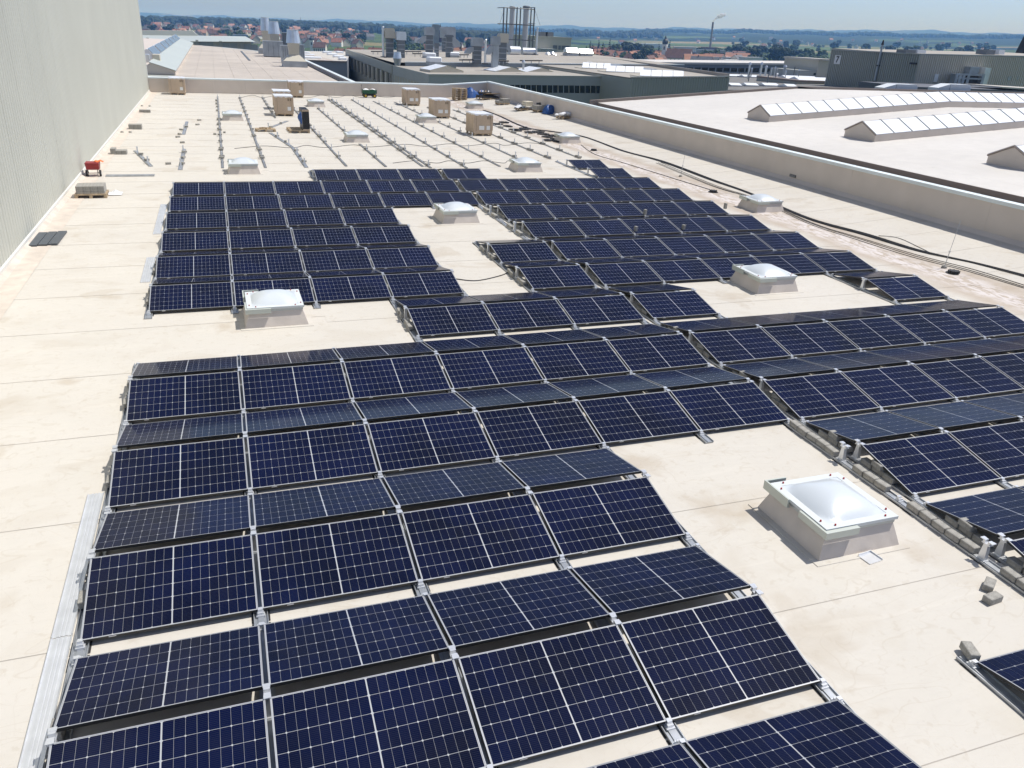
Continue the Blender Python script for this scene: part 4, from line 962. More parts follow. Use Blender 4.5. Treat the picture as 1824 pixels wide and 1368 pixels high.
band(765,1104,133,149.5,.10,.29,M_gclad2,'fascia_band')
band(765,1104,163,190,.02,.29,M_gclad2,'wall_band')
band(765,1104,149.6,162.9,-.15,.29,M_glassd,'window_recess')
npan = 34
for i in range(npan):
    u0 = 772+ (1100-772)*i/npan; u1 = 772+(1100-772)*(i+1)/npan
    dv = (u0-765)*.011
    p = [at_y(u,v,YM) for u,v in ((u0+.9,162.6+dv),(u1-.5,162.6+dv),(u1-.5,150+dv),(u0+.9,150+dv))]
    part('window_pane', MB().frustum([V(k.x,YM+.02,k.z)-L0 for k in p],[V(k.x,YM+.06,k.z)-L0 for k in p]), M_glassd, gw)
    p = [at_y(u,v,YM) for u,v in ((u0-.35,162.9+dv),(u0+.45,162.9+dv),(u0+.45,149.6+dv),(u0-.35,149.6+dv))]
    part('mullion', MB().frustum([V(k.x,YM-.06,k.z)-L0 for k in p],[V(k.x,YM+.03,k.z)-L0 for k in p]), M_galv if i % 2 == 0 else M_tan, gw)
part('roof', MB().add([V(XM,YM+.1,zt-.02)-L0,V(E1.x,YM+.1,zr-.02)-L0,V(E1.x,YS,zr-.02)-L0,V(XM,YS,A2.z-.02)-L0],[(0,1,2,3)]), M_broof, gw)
part('roof_edge', MB().frustum([V(XM-.1,YM-.12,zt-.25)-L0,V(E1.x,YM-.12,zr-.25)-L0,V(E1.x,YM+.3,zr-.25)-L0,V(XM-.1,YM+.3,zt-.25)-L0],[V(XM-.1,YM-.12,zt+.08)-L0,V(E1.x,YM-.12,zr+.08)-L0,V(E1.x,YM+.3,zr+.08)-L0,V(XM-.1,YM+.3,zt+.08)-L0]), M_gclad, gw)
# left flank: cladding band above a corrugated strip
part('flank_band', MB().frustum([V(XM-.12,YM-.1,zt-1.4)-L0,V(XM-.003,YM-.1,zt-1.4)-L0,V(XM-.003,YS,A2.z-1.4)-L0,V(XM-.12,YS,A2.z-1.4)-L0],[V(XM-.12,YM-.1,zt+.06)-L0,V(XM-.003,YM-.1,zt+.06)-L0,V(XM-.003,YS,A2.z+.06)-L0,V(XM-.12,YS,A2.z+.06)-L0]), M_gclad2, gw)
for i in range(24):
    y = YM+.6+i*1.0; part('flank_rib', MB().box(XM-.06-40,XM-.004-40,y-YM,y-YM+.45,zt-5+14,zt-1.45+14), M_mroof if i % 2 else M_tan, gw)
# rear, long part
rw = thing('grey_works', 'long rear part of the grey works with clerestory windows and ducts on top', 'building', (40,YS,-14)); L0 = rw.location.copy()
XQ = 84.0; YQ = A3.y; zq = A3.z
def zrear(y): return A2.z+(zq-A2.z)*(y-YS)/(YQ-YS)
part('core', MB().frustum([V(XM,YS+.01,-14)-L0,V(XQ,YS+.01,-14)-L0,V(XQ,YQ,-14)-L0,V(XM,YQ,-14)-L0],[V(XM,YS+.01,A2.z-.05)-L0,V(XQ,YS+.01,A2.z+1.4)-L0,V(XQ,YQ,zq+1.4)-L0,V(XM,YQ,zq-.05)-L0]), M_gclad, rw)
part('roof', MB().add([V(XM,YS,A2.z+.5)-L0,V(XQ,YS,A2.z+1.95)-L0,V(XQ,YQ,zq+1.45)-L0,V(XM,YQ,zq+.02)-L0],[(0,1,2,3)]), M_broof, rw)
part('step_upstand', MB().frustum([V(XM+2,YS-.15,A2.z-.3)-L0,V(XQ,YS-.15,A2.z-.3)-L0,V(XQ,YS,A2.z-.3)-L0,V(XM+2,YS,A2.z-.3)-L0],[V(XM+2,YS-.15,A2.z+.55)-L0,V(XQ,YS-.15,A2.z+1.9)-L0,V(XQ,YS,A2.z+1.9)-L0,V(XM+2,YS,A2.z+.55)-L0]), mat('step_flashing',(0.22,0.26,0.30),.5), rw)
part('step_cap', MB().frustum([V(XM+2,YS-.25,A2.z+.56)-L0,V(XQ,YS-.25,A2.z+1.91)-L0,V(XQ,YS+.2,A2.z+1.91)-L0,V(XM+2,YS+.2,A2.z+.56)-L0],[V(XM+2,YS-.25,A2.z+.68)-L0,V(XQ,YS-.25,A2.z+2.03)-L0,V(XQ,YS+.2,A2.z+2.03)-L0,V(XM+2,YS+.2,A2.z+.68)-L0]), M_cope, rw)
q = MB().frustum([V(XM-.25,YS-.2,A2.z-1.2)-L0,V(XM-.003,YS-.2,A2.z-1.2)-L0,V(XM-.003,YQ,zq-1.3)-L0,V(XM-.25,YQ,zq-1.3)-L0],[V(XM-.25,YS-.2,A2.z+.1)-L0,V(XM-.003,YS-.2,A2.z+.1)-L0,V(XM-.003,YQ,zq+.1)-L0,V(XM-.25,YQ,zq+.1)-L0]); part('flank_band', q, M_gclad, rw)
for i in range(11):
    y = YS+1.5+i*(YQ-YS-3)/11; z = zrear(y)
    w_ = part('clerestory_window', MB().box(-10.5-.05,-10.5-.003,y-YS,y-YS+2.9,z-3.4+14,z-1.35+14), M_glassd, rw)
    part('pier', MB().box(-10.5-.3,-10.5-.004,y-YS+2.95,y-YS+4.2,z-3.5+14,z-1.28+14), M_tan, rw)
part('lower_band', MB().frustum([V(XM-.28,YS,A2.z-9)-L0,V(XM-.003,YS,A2.z-9)-L0,V(XM-.003,YQ,zq-9)-L0,V(XM-.28,YQ,zq-9)-L0],[V(XM-.28,YS,A2.z-3.55)-L0,V(XM-.003,YS,A2.z-3.55)-L0,V(XM-.003,YQ,zq-3.6)-L0,V(XM-.28,YQ,zq-3.6)-L0]), M_gclad, rw)
# hatches on the front roof
for i,(u,v) in enumerate(((792,127),(905,129),(960,130))):
    p = at_z(u,v,.25); o = thing('roof_hatch', 'low tilted glazed roof hatch on the grey works, %s from left' % ORD[i], 'rooflight', p, (0,0,.12), 'glazed roof hatches')
    part('curb', MB().prism([(-2.6,-.2),(2.6,-.2),(2.6,.1),(0,.75),(-2.6,.1)],'y',-1,3.5), M_tan, o)
    for k in range(4):
        for s_ in (-1,1):
            q = MB().prism([(s_*2.62,.13),(s_*.06,.77),(s_*.06,.82),(s_*2.62,.18)],'y',-.9+1.1*k,.1+1.1*k); part('pane', q, M_poly if s_ < 0 else mat('cream_pane%d%d'%(i,k),(0.58,0.56,0.42),.4), o)
    part('vent_flap', MB().box(.4,1.8,.3,2.2,.8,1.05,Matrix.Rotation(.2,4,'Y')), M_ductd, o)

# ---- ducts, poles and chimneys on the grey works' rear roof
def zr_at(u, v):
    p = at_z(u,v,.8)
    for _ in range(12):
        t_ = min(1,max(0,(p.y-YS)/(YQ-YS))); z = (A2.z+.5+(p.x-XM)/(XQ-XM)*1.45)*(1-t_)+(zq+.02+(p.x-XM)/(XQ-XM)*1.43)*t_; p = at_z(u,v,z)
    return p
def upright(name, u0, u1, vt, vb, lab, hood=0.3, m=None, mh=None, elbow=0):
    p = zr_at((u0+u1)/2,vb); S = (p-CAM).length/FPX; w = (u1-u0)*S/2; h = (vb-vt)*S*1.06
    o = thing(name, lab, 'duct', p-V(0,0,.02), group='ventilation ducts on the grey works')
    part('riser', MB().cbox(-w*.72,w*.72,-w*.6,w*.6,0,h*(1-hood),.03), m or M_ductd, o)
    for k in (.25,.5,.75): part('flange', MB().box(-w*.77,w*.77,-w*.65,w*.65,h*(1-hood)*k-.06,h*(1-hood)*k+.06), M_steel, o)
    part('hood', MB().prism([(-w,h*(1-hood)+.005),(w,h*(1-hood)+.005),(w,h*.93),(w*.8,h),(-w*.8,h),(-w,h*.93)],'y',-w*.8,w*.8), mh or M_tan, o)
    if elbow:
        r_ = abs(elbow)*S; s_ = 1 if elbow > 0 else -1; hh = h*(1-hood)
        prof = [(s_*w*.73,hh*.96),(s_*w*.73,hh*.5)]
        cx = s_*(w*.73+r_*.2); n2 = 8
        outer = [(s_*(w*.74+r_*math.sin(a_*math.pi/2/n2)), hh*.55+ (hh*.42)*math.cos(a_*math.pi/2/n2)) for a_ in range(n2+1)]
        inner = [(s_*(w*.74+r_*.35*math.sin(a_*math.pi/2/n2)), hh*.55+(hh*.12)*math.cos(a_*math.pi/2/n2)) for a_ in range(n2,-1,-1)]
        pr_ = outer+inner
        if s_ < 0: pr_ = pr_[::-1]
        part('elbow', MB().prism(pr_,'y',-w*.5,w*.5), M_steel, o)
    return o
upright('duct_stack',686,702,61,102,'square duct with beige hood, leftmost on the grey works',.34)
upright('duct_stack',706,722,66,103,'square duct with bright curved hood, second from left',.32,mh=M_galv)
upright('duct_stack',757,772,58,96,'tall boxed duct with elbow hanging to the left',.30,elbow=-13,mh=M_steel)
upright('duct_stack',770,782,52,84,'slim tall grey duct behind the elbow duct',.25,mh=M_steel,m=M_steel)
upright('duct_stack',786,808,57,92,'wide roof hood with sloped top, centre',.45,mh=M_steel)
upright('duct_stack',793,806,70,102,'big duct with long elbow to the right, centre',.10,elbow=14,m=M_ductd,mh=M_ductd)
upright('duct_stack',773,782,82,103,'short dark duct below the centre elbow',.2,mh=M_ductd)
upright('duct_stack',840,858,76,113,'square duct with elbow to its left, right of centre',.33,elbow=-14,mh=M_steel)
upright('duct_stack',874,888,75,119,'front duct with rounded elbow left, beside the twin stacks',.28,elbow=-10,mh=M_steel,m=M_steel)
upright('duct_stack',886,902,70,113,'tall beige-hooded duct nearest the twin stacks',.30,elbow=8)
def pole(u, vt, vb, lab, wpx=4):
    p = zr_at(u,vb); S = (p-CAM).length/FPX; o = thing('vent_pole', lab, 'pole', p-V(0,0,.02), group='slim vent poles')
    h = (vb-vt)*S*1.05; part('tube', MB().cyl((0,0,0),(0,0,h*.97),wpx*S/2,n=10), M_galv, o); part('cap', MB().cyl((0,0,h*.97),(0,0,h),wpx*S*.62,wpx*S*.4,10), M_galv, o); part('foot', MB().box(-wpx*S,wpx*S,-wpx*S,wpx*S,0,.15), M_dark, o)
pole(683,58,102,'slim pale pole left of the leftmost duct'); pole(864,78,114,'slim pale pole between the two elbow ducts'); pole(900,77,113,'slim pale pole in front of the hooded duct'); pole(955,58,98,'slim pale pole right of the twin stacks',3)
p = zr_at(708,117); S = (p-CAM).length/FPX
o = thing('exhaust_cowl', 'round bulging steel exhaust cowl on the corner of the grey works', 'exhaust cowl', p, group='exhaust cowls')
part('cone', MB().cyl((0,0,0),(0,0,11*S),4.2*S,7*S,14), M_steel, o); part('body', MB().cyl((0,0,11*S+.005),(0,0,20*S),7*S,5.5*S,14), M_galv, o); part('lip', MB().cyl((0,0,20*S+.005),(0,0,21*S),5.7*S,5.7*S,14), M_galv, o)
p = zr_at(932,124); S = (p-CAM).length/FPX
o = thing('mushroom_vent', 'small steel mushroom vent in front of the twin stacks', 'vent', p); part('stem', MB().cyl((0,0,0),(0,0,11*S),1.8*S,n=10), M_galv, o); part('cap', MB().cyl((0,0,11*S),(0,0,15*S),3.4*S,1.2*S,12), M_galv, o)
for i,(u0,u1,v) in enumerate(((661,685,97),(720,750,97),(735,762,101),(818,835,103),(818,855,113),(887,906,115),(926,966,114))):
    a = zr_at(u0,v); c = zr_at(u1,v); o = thing('pipe_run', 'thin dark pipe on short stands on the grey works, %s from left' % ORD[i], 'pipe', a, group='pipe runs on the grey works'); d = c-a
    part('pipe', MB().cyl((0,0,.55),(d.x,d.y,d.z+.55),.11,n=6), M_dark, o)
    for t_ in (.15,.5,.85): part('stand', MB().box(d.x*t_-.05,d.x*t_+.05,d.y*t_-.05,d.y*t_+.05,d.z*t_-.05,d.z*t_+.46), M_steel, o)
for i,(u0,u1,vt,vb) in enumerate(((755,774,95,103),(762,784,103,114),(800,816,94,102))):
    p = zr_at((u0+u1)/2,vb); S = (p-CAM).length/FPX; w = (u1-u0)*S/2; o = thing('rooflight_box', 'pale dome box on the rear roof of the grey works, %s' % ORD[i], 'rooflight', p, group='pale dome boxes'); part('curb', MB().box(-w,w,-1,1,-.1,.35), M_steel, o); part('lid', MB().cbox(-w,w,-1,1,.355,(vb-vt)*S,.15), M_poly, o)
M_latt = mat('lattice_steel',(0.09,0.10,0.11),.5,.3)
# twin stacks in a lattice
YT = 172.0
for i,(u0,u1,vt) in enumerate(((907.5,915.8,11),(931.6,941,10))):
    a = at_y(u0,40,YT); c = at_y(u1,40,YT); t_ = at_y((u0+u1)/2,vt,YT); bt = at_y((u0+u1)/2,104,YT)
    o = thing('chimney_stack', 'tall grey steel stack in the lattice, %s of two' % ('left' if i == 0 else 'right'), 'chimney', ((a.x+c.x)/2,YT,bt.z), group='twin steel stacks'); r_ = (c.x-a.x)/2
    m_ = mat('stack_steel%d'%i,(0.46,0.48,0.49),.5,.3)
    H = t_.z-bt.z; part('flue', MB().cyl((0,0,0),(0,0,H*.955),r_,n=18), m_, o); part('collar', MB().cyl((0,0,H*.955),(0,0,H*.985),r_*1.3,r_*1.3,18), M_ductd, o); part('cap', MB().cyl((0,0,H*.985),(0,0,H),r_*1.3,r_*.8,18), M_ductd, o)
o0 = at_y(925,104,YT); lt = thing('stack_lattice', 'dark steel lattice frame around the twin stacks', 'steel frame', (o0.x,YT,o0.z)); L0 = lt.location.copy()
dy = 2.2
posts = []
for u,s_ in ((897.7,-1),(903.6,1),(921.4,-1),(927.6,1),(946.5,1),(952.5,-1)):
    p0 = at_y(u+1.2,103,YT+s_*dy); p1 = at_y(u,13,YT+s_*dy); posts.append((p0,p1)); part('post', MB().cyl(V(p1.x,YT+s_*dy,p0.z)-L0,p1-L0,.14,n=6), M_latt, lt)
for v in (13.5,42.5,70):
    for s_ in (-1,1):
        a = at_y(898 if s_ < 0 else 903.6,v,YT+s_*dy); c = at_y(952.5 if s_ < 0 else 946.5,v,YT+s_*dy); c.z = a.z; part('beam', MB().cyl(a-L0,c-L0,.09,n=6), M_latt, lt)
    for u in (898,952.5):
        a = at_y(u,v,YT-dy); c = V(a.x,YT+dy,a.z); part('beam', MB().cyl(a-L0,c-L0,.08,n=6), M_latt, lt)
for u,v,u2,v2 in ((898,18,889,45),(953,18,962,45)): part('guy_wire', MB().cyl(at_y(u,v,YT)-L0,at_y(u2,v2,YT)-L0,.03,n=4), M_latt, lt)
for i,(u0,u1,vt,vb) in enumerate(((906,925,83,99),(930,952,85.5,98))):
    a = at_y(u0,(vt+vb)/2,YT-4); c = at_y(u1,(vt+vb)/2,YT-4); r_ = (vb-vt)*((a-CAM).length/FPX)/2
    o = thing('silencer_drum', 'shiny horizontal steel drum at the foot of the %s stack' % ('left' if i == 0 else 'right'), 'drum', (a.x,YT-4,a.z-r_-1), group='steel drums')
    part('shell', MB().cyl((0,0,r_+1),(c.x-a.x,0,r_+1),r_,n=20), M_galv, o); part('cradle', MB().box(.3,.8,-r_*.8,r_*.8,0,1.4), M_gutter, o); part('cradle', MB().box(c.x-a.x-.8,c.x-a.x-.3,-r_*.8,r_*.8,0,1.4), M_gutter, o)
# hall behind the stacks
y_ = 236; a = at_y(953,75,y_); c = at_y(1018,67,y_); bt = at_y(1018,104,y_)
o = thing('works_building', 'blank beige-grey hall behind the twin stacks with a louvred strip', 'building', (a.x,y_,bt.z-6)); w = c.x-a.x; H = c.z-(bt.z-6)
part('wall', MB().box(0,w,0,30,0,H-.4), M_tan, o); part('parapet', MB().box(-.15,w+.15,-.15,30,H-.395,H), M_tan, o)
part('annex', MB().box(-.02,w*.42,-6,-.01,0,H*.72), M_gclad2, o)
for k,(t0,t1) in enumerate(((.50,.62),(.65,.72),(.74,.95))): part('louvre', MB().box(w*t0,w*t1,-.06,-.002,H*.70,H*.80), M_ductd, o)
for k in (.25,.42): part('roof_box', MB().box(w*k,w*k+2.5,4,8,H+.002,H+1.2), M_ductd, o)

# ---- corrugated grey block projecting towards the camera
YB = 98.0; a = at_y(1125,138,YB); c = at_y(1300,137,YB); bk = at_y(1055,108,YB+62); bkr = at_y(1230,115,YB+62)
cb = thing('grey_works', 'grey ribbed-metal block projecting in front of the long low building', 'building', (a.x,YB,-14)); L0 = cb.location.copy()
part('core', MB().frustum([V(a.x,YB,-14)-L0,V(c.x,YB,-14)-L0,V(c.x+10,YB+62,-14)-L0,V(a.x-1.4,YB+62,-14)-L0],[V(a.x,YB,a.z-.15)-L0,V(c.x,YB,c.z-.15)-L0,V(c.x+10,YB+62,c.z-.15)-L0,V(a.x-1.4,YB+62,a.z-.15)-L0]), M_gclad, cb)
n_ = 40
for i in range(n_):
    x = (c.x-a.x)*i/n_; z = a.z+(c.z-a.z)*i/n_
    part('cladding_rib', MB().box(x,x+(c.x-a.x)/n_*.55,-.07,-.002,5,z-.02+14), M_gclad, cb)
part('edge_cap', MB().frustum([V(a.x-.1,YB-.15,a.z-.01)-L0,V(c.x+.1,YB-.15,c.z-.01)-L0,V(c.x+.1,YB+.25,c.z-.01)-L0,V(a.x-.1,YB+.25,a.z-.01)-L0],[V(a.x-.1,YB-.15,a.z+.12)-L0,V(c.x+.1,YB-.15,c.z+.12)-L0,V(c.x+.1,YB+.25,c.z+.12)-L0,V(a.x-.1,YB+.25,a.z+.12)-L0]), M_gclad2, cb)
part('roof', MB().add([V(a.x,YB+.26,a.z-.05)-L0,V(c.x,YB+.26,c.z-.05)-L0,V(c.x+9.9,YB+61.8,c.z-.05)-L0,V(a.x-1.4,YB+61.8,a.z-.05)-L0],[(0,1,2,3)]), M_broof, cb)
q = MB().frustum([V(c.x-.2,YB+.3,c.z-.2)-L0,V(c.x+.1,YB+.3,c.z-.2)-L0,V(c.x+10.1,YB+62,c.z-.2)-L0,V(c.x+9.8,YB+62,c.z-.2)-L0],[V(c.x-.2,YB+.3,c.z+.4)-L0,V(c.x+.1,YB+.3,c.z+.4)-L0,V(c.x+10.1,YB+62,c.z+.4)-L0,V(c.x+9.8,YB+62,c.z+.4)-L0]); part('side_parapet', q, M_broof, cb)
def small_strip(u0, u1, v0, v1, y, lab):
    a_ = at_z(u0,v1,1.12); c_ = at_y(u1,v1,a_.y); c_.z = a_.z; y = a_.y; h = .75
    o = thing('strip_rooflight', lab, 'rooflight', (a_.x,y,a_.z-.3), group='rooflight strips on the ribbed block'); w = c_.x-a_.x
    dz = c_.z-a_.z
    q = MB().frustum([(0,0,-.4),(w,0,-.4+dz),(w,3,-.4+dz),(0,3,-.4)],[(0,0,.35),(w,0,.35+dz),(w,3,.35+dz),(0,3,.35)]); part('curb', q, M_tan, o)
    n_ = max(4,round(w/2.0))
    for k in range(n_):
        xa, xb = w*k/n_+.06, w*(k+1)/n_-.06
        za, zb = dz*k/n_, dz*(k+1)/n_
        part('pane', MB().frustum([V(xa,-.05,.36+za),V(xb,-.05,.36+zb),V(xb+.8,1.5,.36+h+zb),V(xa+.8,1.5,.36+h+za)],[V(xa,-.05,.42+za),V(xb,-.05,.42+zb),V(xb+.8,1.5,.42+h+zb),V(xa+.8,1.5,.42+h+za)]), M_poly, o)
small_strip(1036,1087,114.5,121.5,150,'farthest white rooflight strip on the ribbed block')
small_strip(1079,1146,120,128,126,'middle white rooflight strip on the ribbed block')
small_strip(1139,1218,128,136,106,'nearest white rooflight strip on the ribbed block')
for i,(u0,u1,vt,vb,y) in enumerate(((1047,1065,109.5,114.5,152),(1087,1111,115,121,128),(1145,1171,122,128.5,108))):
    a_ = at_z(u0,vb,1.12); y = a_.y; c_ = at_y(u1,vb,y); h = at_y(u0,vt,y).z-a_.z; o = thing('ventilator_hood', 'white ventilator box beside a rooflight strip, %s from left' % ORD[i], 'ventilator', (a_.x,y,a_.z), group='white ventilator boxes'); w = c_.x-a_.x
    part('body', MB().prism([(0,-.3),(w,-.3),(w,h*.7),(w*.92,h),(w*.18,h),(0,h*.5)],'y',0,1.6), M_galv, o); part('base', MB().box(.05,w-.05,.05,1.55,-.9,-.305), M_steel, o)
for i,(u0,u1,vt,vb) in enumerate(((1009,1030,85,112),(1033,1055,87,112))):
    y = 165; a_ = at_y(u0,vb,y); c_ = at_y(u1,vb,y); h = at_y(u0,vt,y).z-a_.z; w = c_.x-a_.x
    o = thing('exhaust_cowl', 'square steel exhaust hood with shiny top, %s of a pair' % ('left' if i == 0 else 'right'), 'exhaust cowl', (a_.x,y,a_.z), group='paired exhaust hoods')
    part('casing', MB().frustum([(w*.05,0,0),(w*.95,0,0),(w*.95,2.5,0),(w*.05,2.5,0)],[(0,0,h*.62),(w,0,h*.62),(w,2.5,h*.62),(0,2.5,h*.62)]), M_steel, o); part('gap_band', MB().box(w*.06,w*.94,.1,2.4,h*.621,h*.70), M_tan, o); part('hood', MB().prism([(-.1,h*.701),(h*.3,h),(2.5-h*.3,h),(2.6,h*.701)],'x',0,w), M_galv, o)
for i,(u,vt,vb) in enumerate(((975,93,106),(983,92,106),(988,97,108),(1000,99,107))):
    y = 168; p = at_y(u,vb,y); h = at_y(u,vt,y).z-p.z; o = thing('vent_pole', 'short shiny vent by the paired exhaust hoods, %s from left' % ORD[i], 'vent', (p.x,y,p.z), group='short shiny vents'); part('stem', MB().cyl((0,0,-.5),(0,0,h*.7),.25,n=8), M_galv, o); part('cap', MB().cyl((0,0,h*.7),(0,0,h),.7,.3,10), M_galv, o)

# ---- long low building with a dark glazed strip
y_ = 176; a = at_y(1060,109.5,y_); c = at_y(1460,113.5,y_)
lb = thing('works_building', 'long low building with white roof edge and dark window strip', 'building', (a.x,y_,-14)); W = c.x-a.x
def lrow(v0, v1, m, name, dy, u0=1060, u1=1460):
    A_ = at_y(u0,v0+(u0-1060)*.0095,y_); B_ = at_y(u0,v1+(u0-1060)*.0095,y_); C_ = at_y(u1,v1+(u1-1060)*.0095,y_); D_ = at_y(u1,v0+(u1-1060)*.0095,y_); L_ = lb.location
    return part(name, MB().frustum([V(B_.x,y_-dy,B_.z)-L_,V(C_.x,y_-dy,C_.z)-L_,V(D_.x,y_-dy,D_.z)-L_,V(A_.x,y_-dy,A_.z)-L_],[V(B_.x,y_+14,B_.z)-L_,V(C_.x,y_+14,C_.z)-L_,V(D_.x,y_+14,D_.z)-L_,V(A_.x,y_+14,A_.z)-L_]), m, lb)
lrow(109.3,112.8,M_wroof,'roof_edge',.5); lrow(112.85,118.5,mat('blue_grey_fascia',(0.22,0.25,0.30),.5),'fascia',.2); lrow(118.55,125.5,M_glassd,'window_strip',.0); lrow(125.55,130,mat('sill_band',(0.34,0.36,0.38),.6),'sill_band',.2); lrow(130.05,160,M_ductd,'base_wall',.1)
for i in range(30):
    u = 1066+i*13.0; A_ = at_y(u,118.7+(u-1060)*.0095,y_); B_ = at_y(u+.8,125.3+(u-1060)*.0095,y_); part('mullion', MB().box(A_.x-a.x,B_.x-a.x,-.15,-.003,B_.z+14,A_.z+14), M_steel, lb)
# ---- gravelled low roof crowded with vent pipes
y0_, y1_ = 100.0, 168.0; zA = at_y(1330,160,y0_).z; pA = at_y(1290,160,y0_); pB = at_y(1500,160,y0_); qA = at_y(1290,131,y1_); qB = at_y(1475,133,y1_)
gr = thing('works_building', 'low grey gravel-roofed building crowded with vent pipes', 'building', (pA.x,y0_,-16)); L_ = gr.location.copy()
M_gravel = mat('grey_gravel_roof',(0.20,0.195,0.185),.9,noise=(0.3,.2),noise2=(4,.2),coords='World')
part('body', MB().frustum([V(pA.x,y0_,-16)-L_,V(pB.x,y0_,-16)-L_,V(qB.x,y1_,-16)-L_,V(qA.x,y1_,-16)-L_],[V(pA.x,y0_,pA.z)-L_,V(pB.x,y0_,pB.z)-L_,V(qB.x,y1_,qB.z)-L_,V(qA.x,y1_,qA.z)-L_]), M_gravel, gr)
def gz(u, v):
    n__ = (V(pB.x,y0_,pB.z)-V(pA.x,y0_,pA.z)).cross(V(qA.x,y1_,qA.z)-V(pA.x,y0_,pA.z)); d = ray(u,v); t_ = n__.dot(V(pA.x,y0_,pA.z)-CAM)/n__.dot(d); return CAM+d*t_
for i,(u,vt,vb,w,m_) in enumerate(((1332,117,140,3.0,M_galv),(1353,117,140,3.0,M_galv),(1333,131,145,1.6,M_ductd),(1337,124,138,2,M_steel),(1366,132,151,1.5,M_ductd),(1362,121,138,3.2,M_galv),(1372,124,139,1.5,M_galv),(1377,124,146,1.5,M_galv),(1382,133,144,3.2,M_poly),(1395,121,140,4,M_steel),(1397,130,147,1.4,M_galv),(1412,124,143,1.4,M_ductd),(1420,128,147,1.4,M_ductd),(1380,126,146,2,M_steel),(1316,124,136,1.2,M_dark))):
    p = gz(u,vb); S = (p-CAM).length/FPX; h = (vb-vt)*S*1.05; o = thing('vent_pole', 'vent pipe on the grey gravel roof, %s in the cluster' % ordn(i), 'vent pipe', p, group='vent pipes on the gravel roof')
    part('stem', MB().cyl((0,0,-.2),(0,0,h*.9),w*S/2,n=8), m_, o); part('cowl', MB().cyl((0,0,h*.86),(0,0,h),w*S*.8,w*S*.4,10), m_ if i % 3 else M_galv, o)
for i,(u0,u1,v) in enumerate(((1302,1322,154),(1330,1352,154),(1362,1388,154),(1402,1420,156),(1408,1438,142),(1300,1326,137),(1325,1350,138))):
    p = gz(u0,v); c_ = gz(u1,v); S = (p-CAM).length/FPX; w = c_.x-p.x; o = thing('strip_rooflight', 'low white rooflight on the gravel roof, %s' % ordn(i), 'rooflight', p, group='rooflights on the gravel roof'); part('curb', MB().box(0,w,0,2.5,-.5,.2), M_steel, o); part('glazing', MB().prism([(0,.205),(2.0,.205),(1.0,.5)],'x',0,w), M_poly, o)
# beige block left of building seven
y_ = 150; a = at_y(1424,112,y_); c = at_y(1500,108,y_); o = thing('works_building', 'small beige block between the long low building and building seven', 'building', (a.x,y_,-14)); w = c.x-a.x
t0 = at_y(1457,108,y_)
part('wing', MB().box(0,w*.45,0,10,0,at_y(1424,125,y_).z+14), M_gclad2, o); part('block', MB().box(w*.44,w,-.1,12,0,t0.z+14), M_tan, o); part('roof_slab', MB().box(w*.44-.3,w,-.4,12,t0.z+14.003,t0.z+14.4), M_roof, o); part('door', MB().box(w*.38,w*.43,-.05,-.003,at_y(1424,133,y_).z+14,at_y(1424,129,y_).z+14), M_glassd, o)
y_ = 118; a = at_y(1420,146,y_); c = at_y(1482,146,y_); o = thing('works_building', 'low dark annex with white rooflights beside building seven', 'building', (a.x,y_,-14)); w = c.x-a.x; part('wall', MB().box(0,w+3,0,12,0,a.z+14), M_gclad, o); part('roof_edge', MB().box(-.1,w+3,-.1,12,a.z+14.003,a.z+14.3), M_gutter, o)
for k in range(2): part('rooflight', MB().prism([(2+4*k,a.z+14.3),(5+4*k,a.z+14.3),(3.5+4*k,a.z+14.75)],'x',w*(.25+.05*k),w+2), M_poly, o)

# ---- building seven
YC = 95.0; C_ = at_y(1640,97,YC); XC = C_.x; ZT = C_.z
fA = at_x(1480,90,XC)
b7 = thing('works_building', 'grey-green ribbed building marked with a large 7 on a white board', 'building', (XC,YC,-14)); L_ = b7.location.copy()
LA = fA.y-YC
part('core', MB().box(.05,60,.05,LA,0,ZT-.3+14), M_gclad, b7)
n_ = 46
for i in range(n_):
    y = LA*i/n_; part('cladding_rib', MB().box(-.10,.048,y,y+LA/n_*.5,6,ZT-.05+14), M_gclad, b7)
for i in range(90):
    x = .3+i*.42; part('cladding_rib', MB().box(x,x+.22,-.09,.048,6,ZT-.05+14+x*.0225), M_tan, b7)
part('front_skin', MB().frustum([(0.02,.0,6),(40,.0,6),(40,.049,6),(.02,.049,6)],[(0.02,.0,ZT+14-.1),(40,.0,ZT+14+.8),(40,.049,ZT+14+.8),(.02,.049,ZT+14-.1)]), M_tan, b7)
part('roof_trim', MB().frustum([(-.15,-.12,ZT+14-.04),(40,-.12,ZT+14+.86),(40,.3,ZT+14+.86),(-.15,.3,ZT+14-.04)],[(-.15,-.12,ZT+14+.12),(40,-.12,ZT+14+1.02),(40,.3,ZT+14+1.02),(-.15,.3,ZT+14+.12)]), M_gclad2, b7)
part('roof_trim', MB().box(-.15,.3,.305,LA,ZT+14-.04,ZT+14+.12), M_gclad2, b7)
part('roof', MB().frustum([(.3,.31,ZT+13.6),(40,.31,ZT+13.6),(40,LA,ZT+13.6),(.3,LA,ZT+13.6)],[(.3,.31,ZT+14-.02),(40,.31,ZT+14+.85),(40,LA,ZT+14+1.1),(.3,LA,ZT+14+.25)]), M_broof, b7)
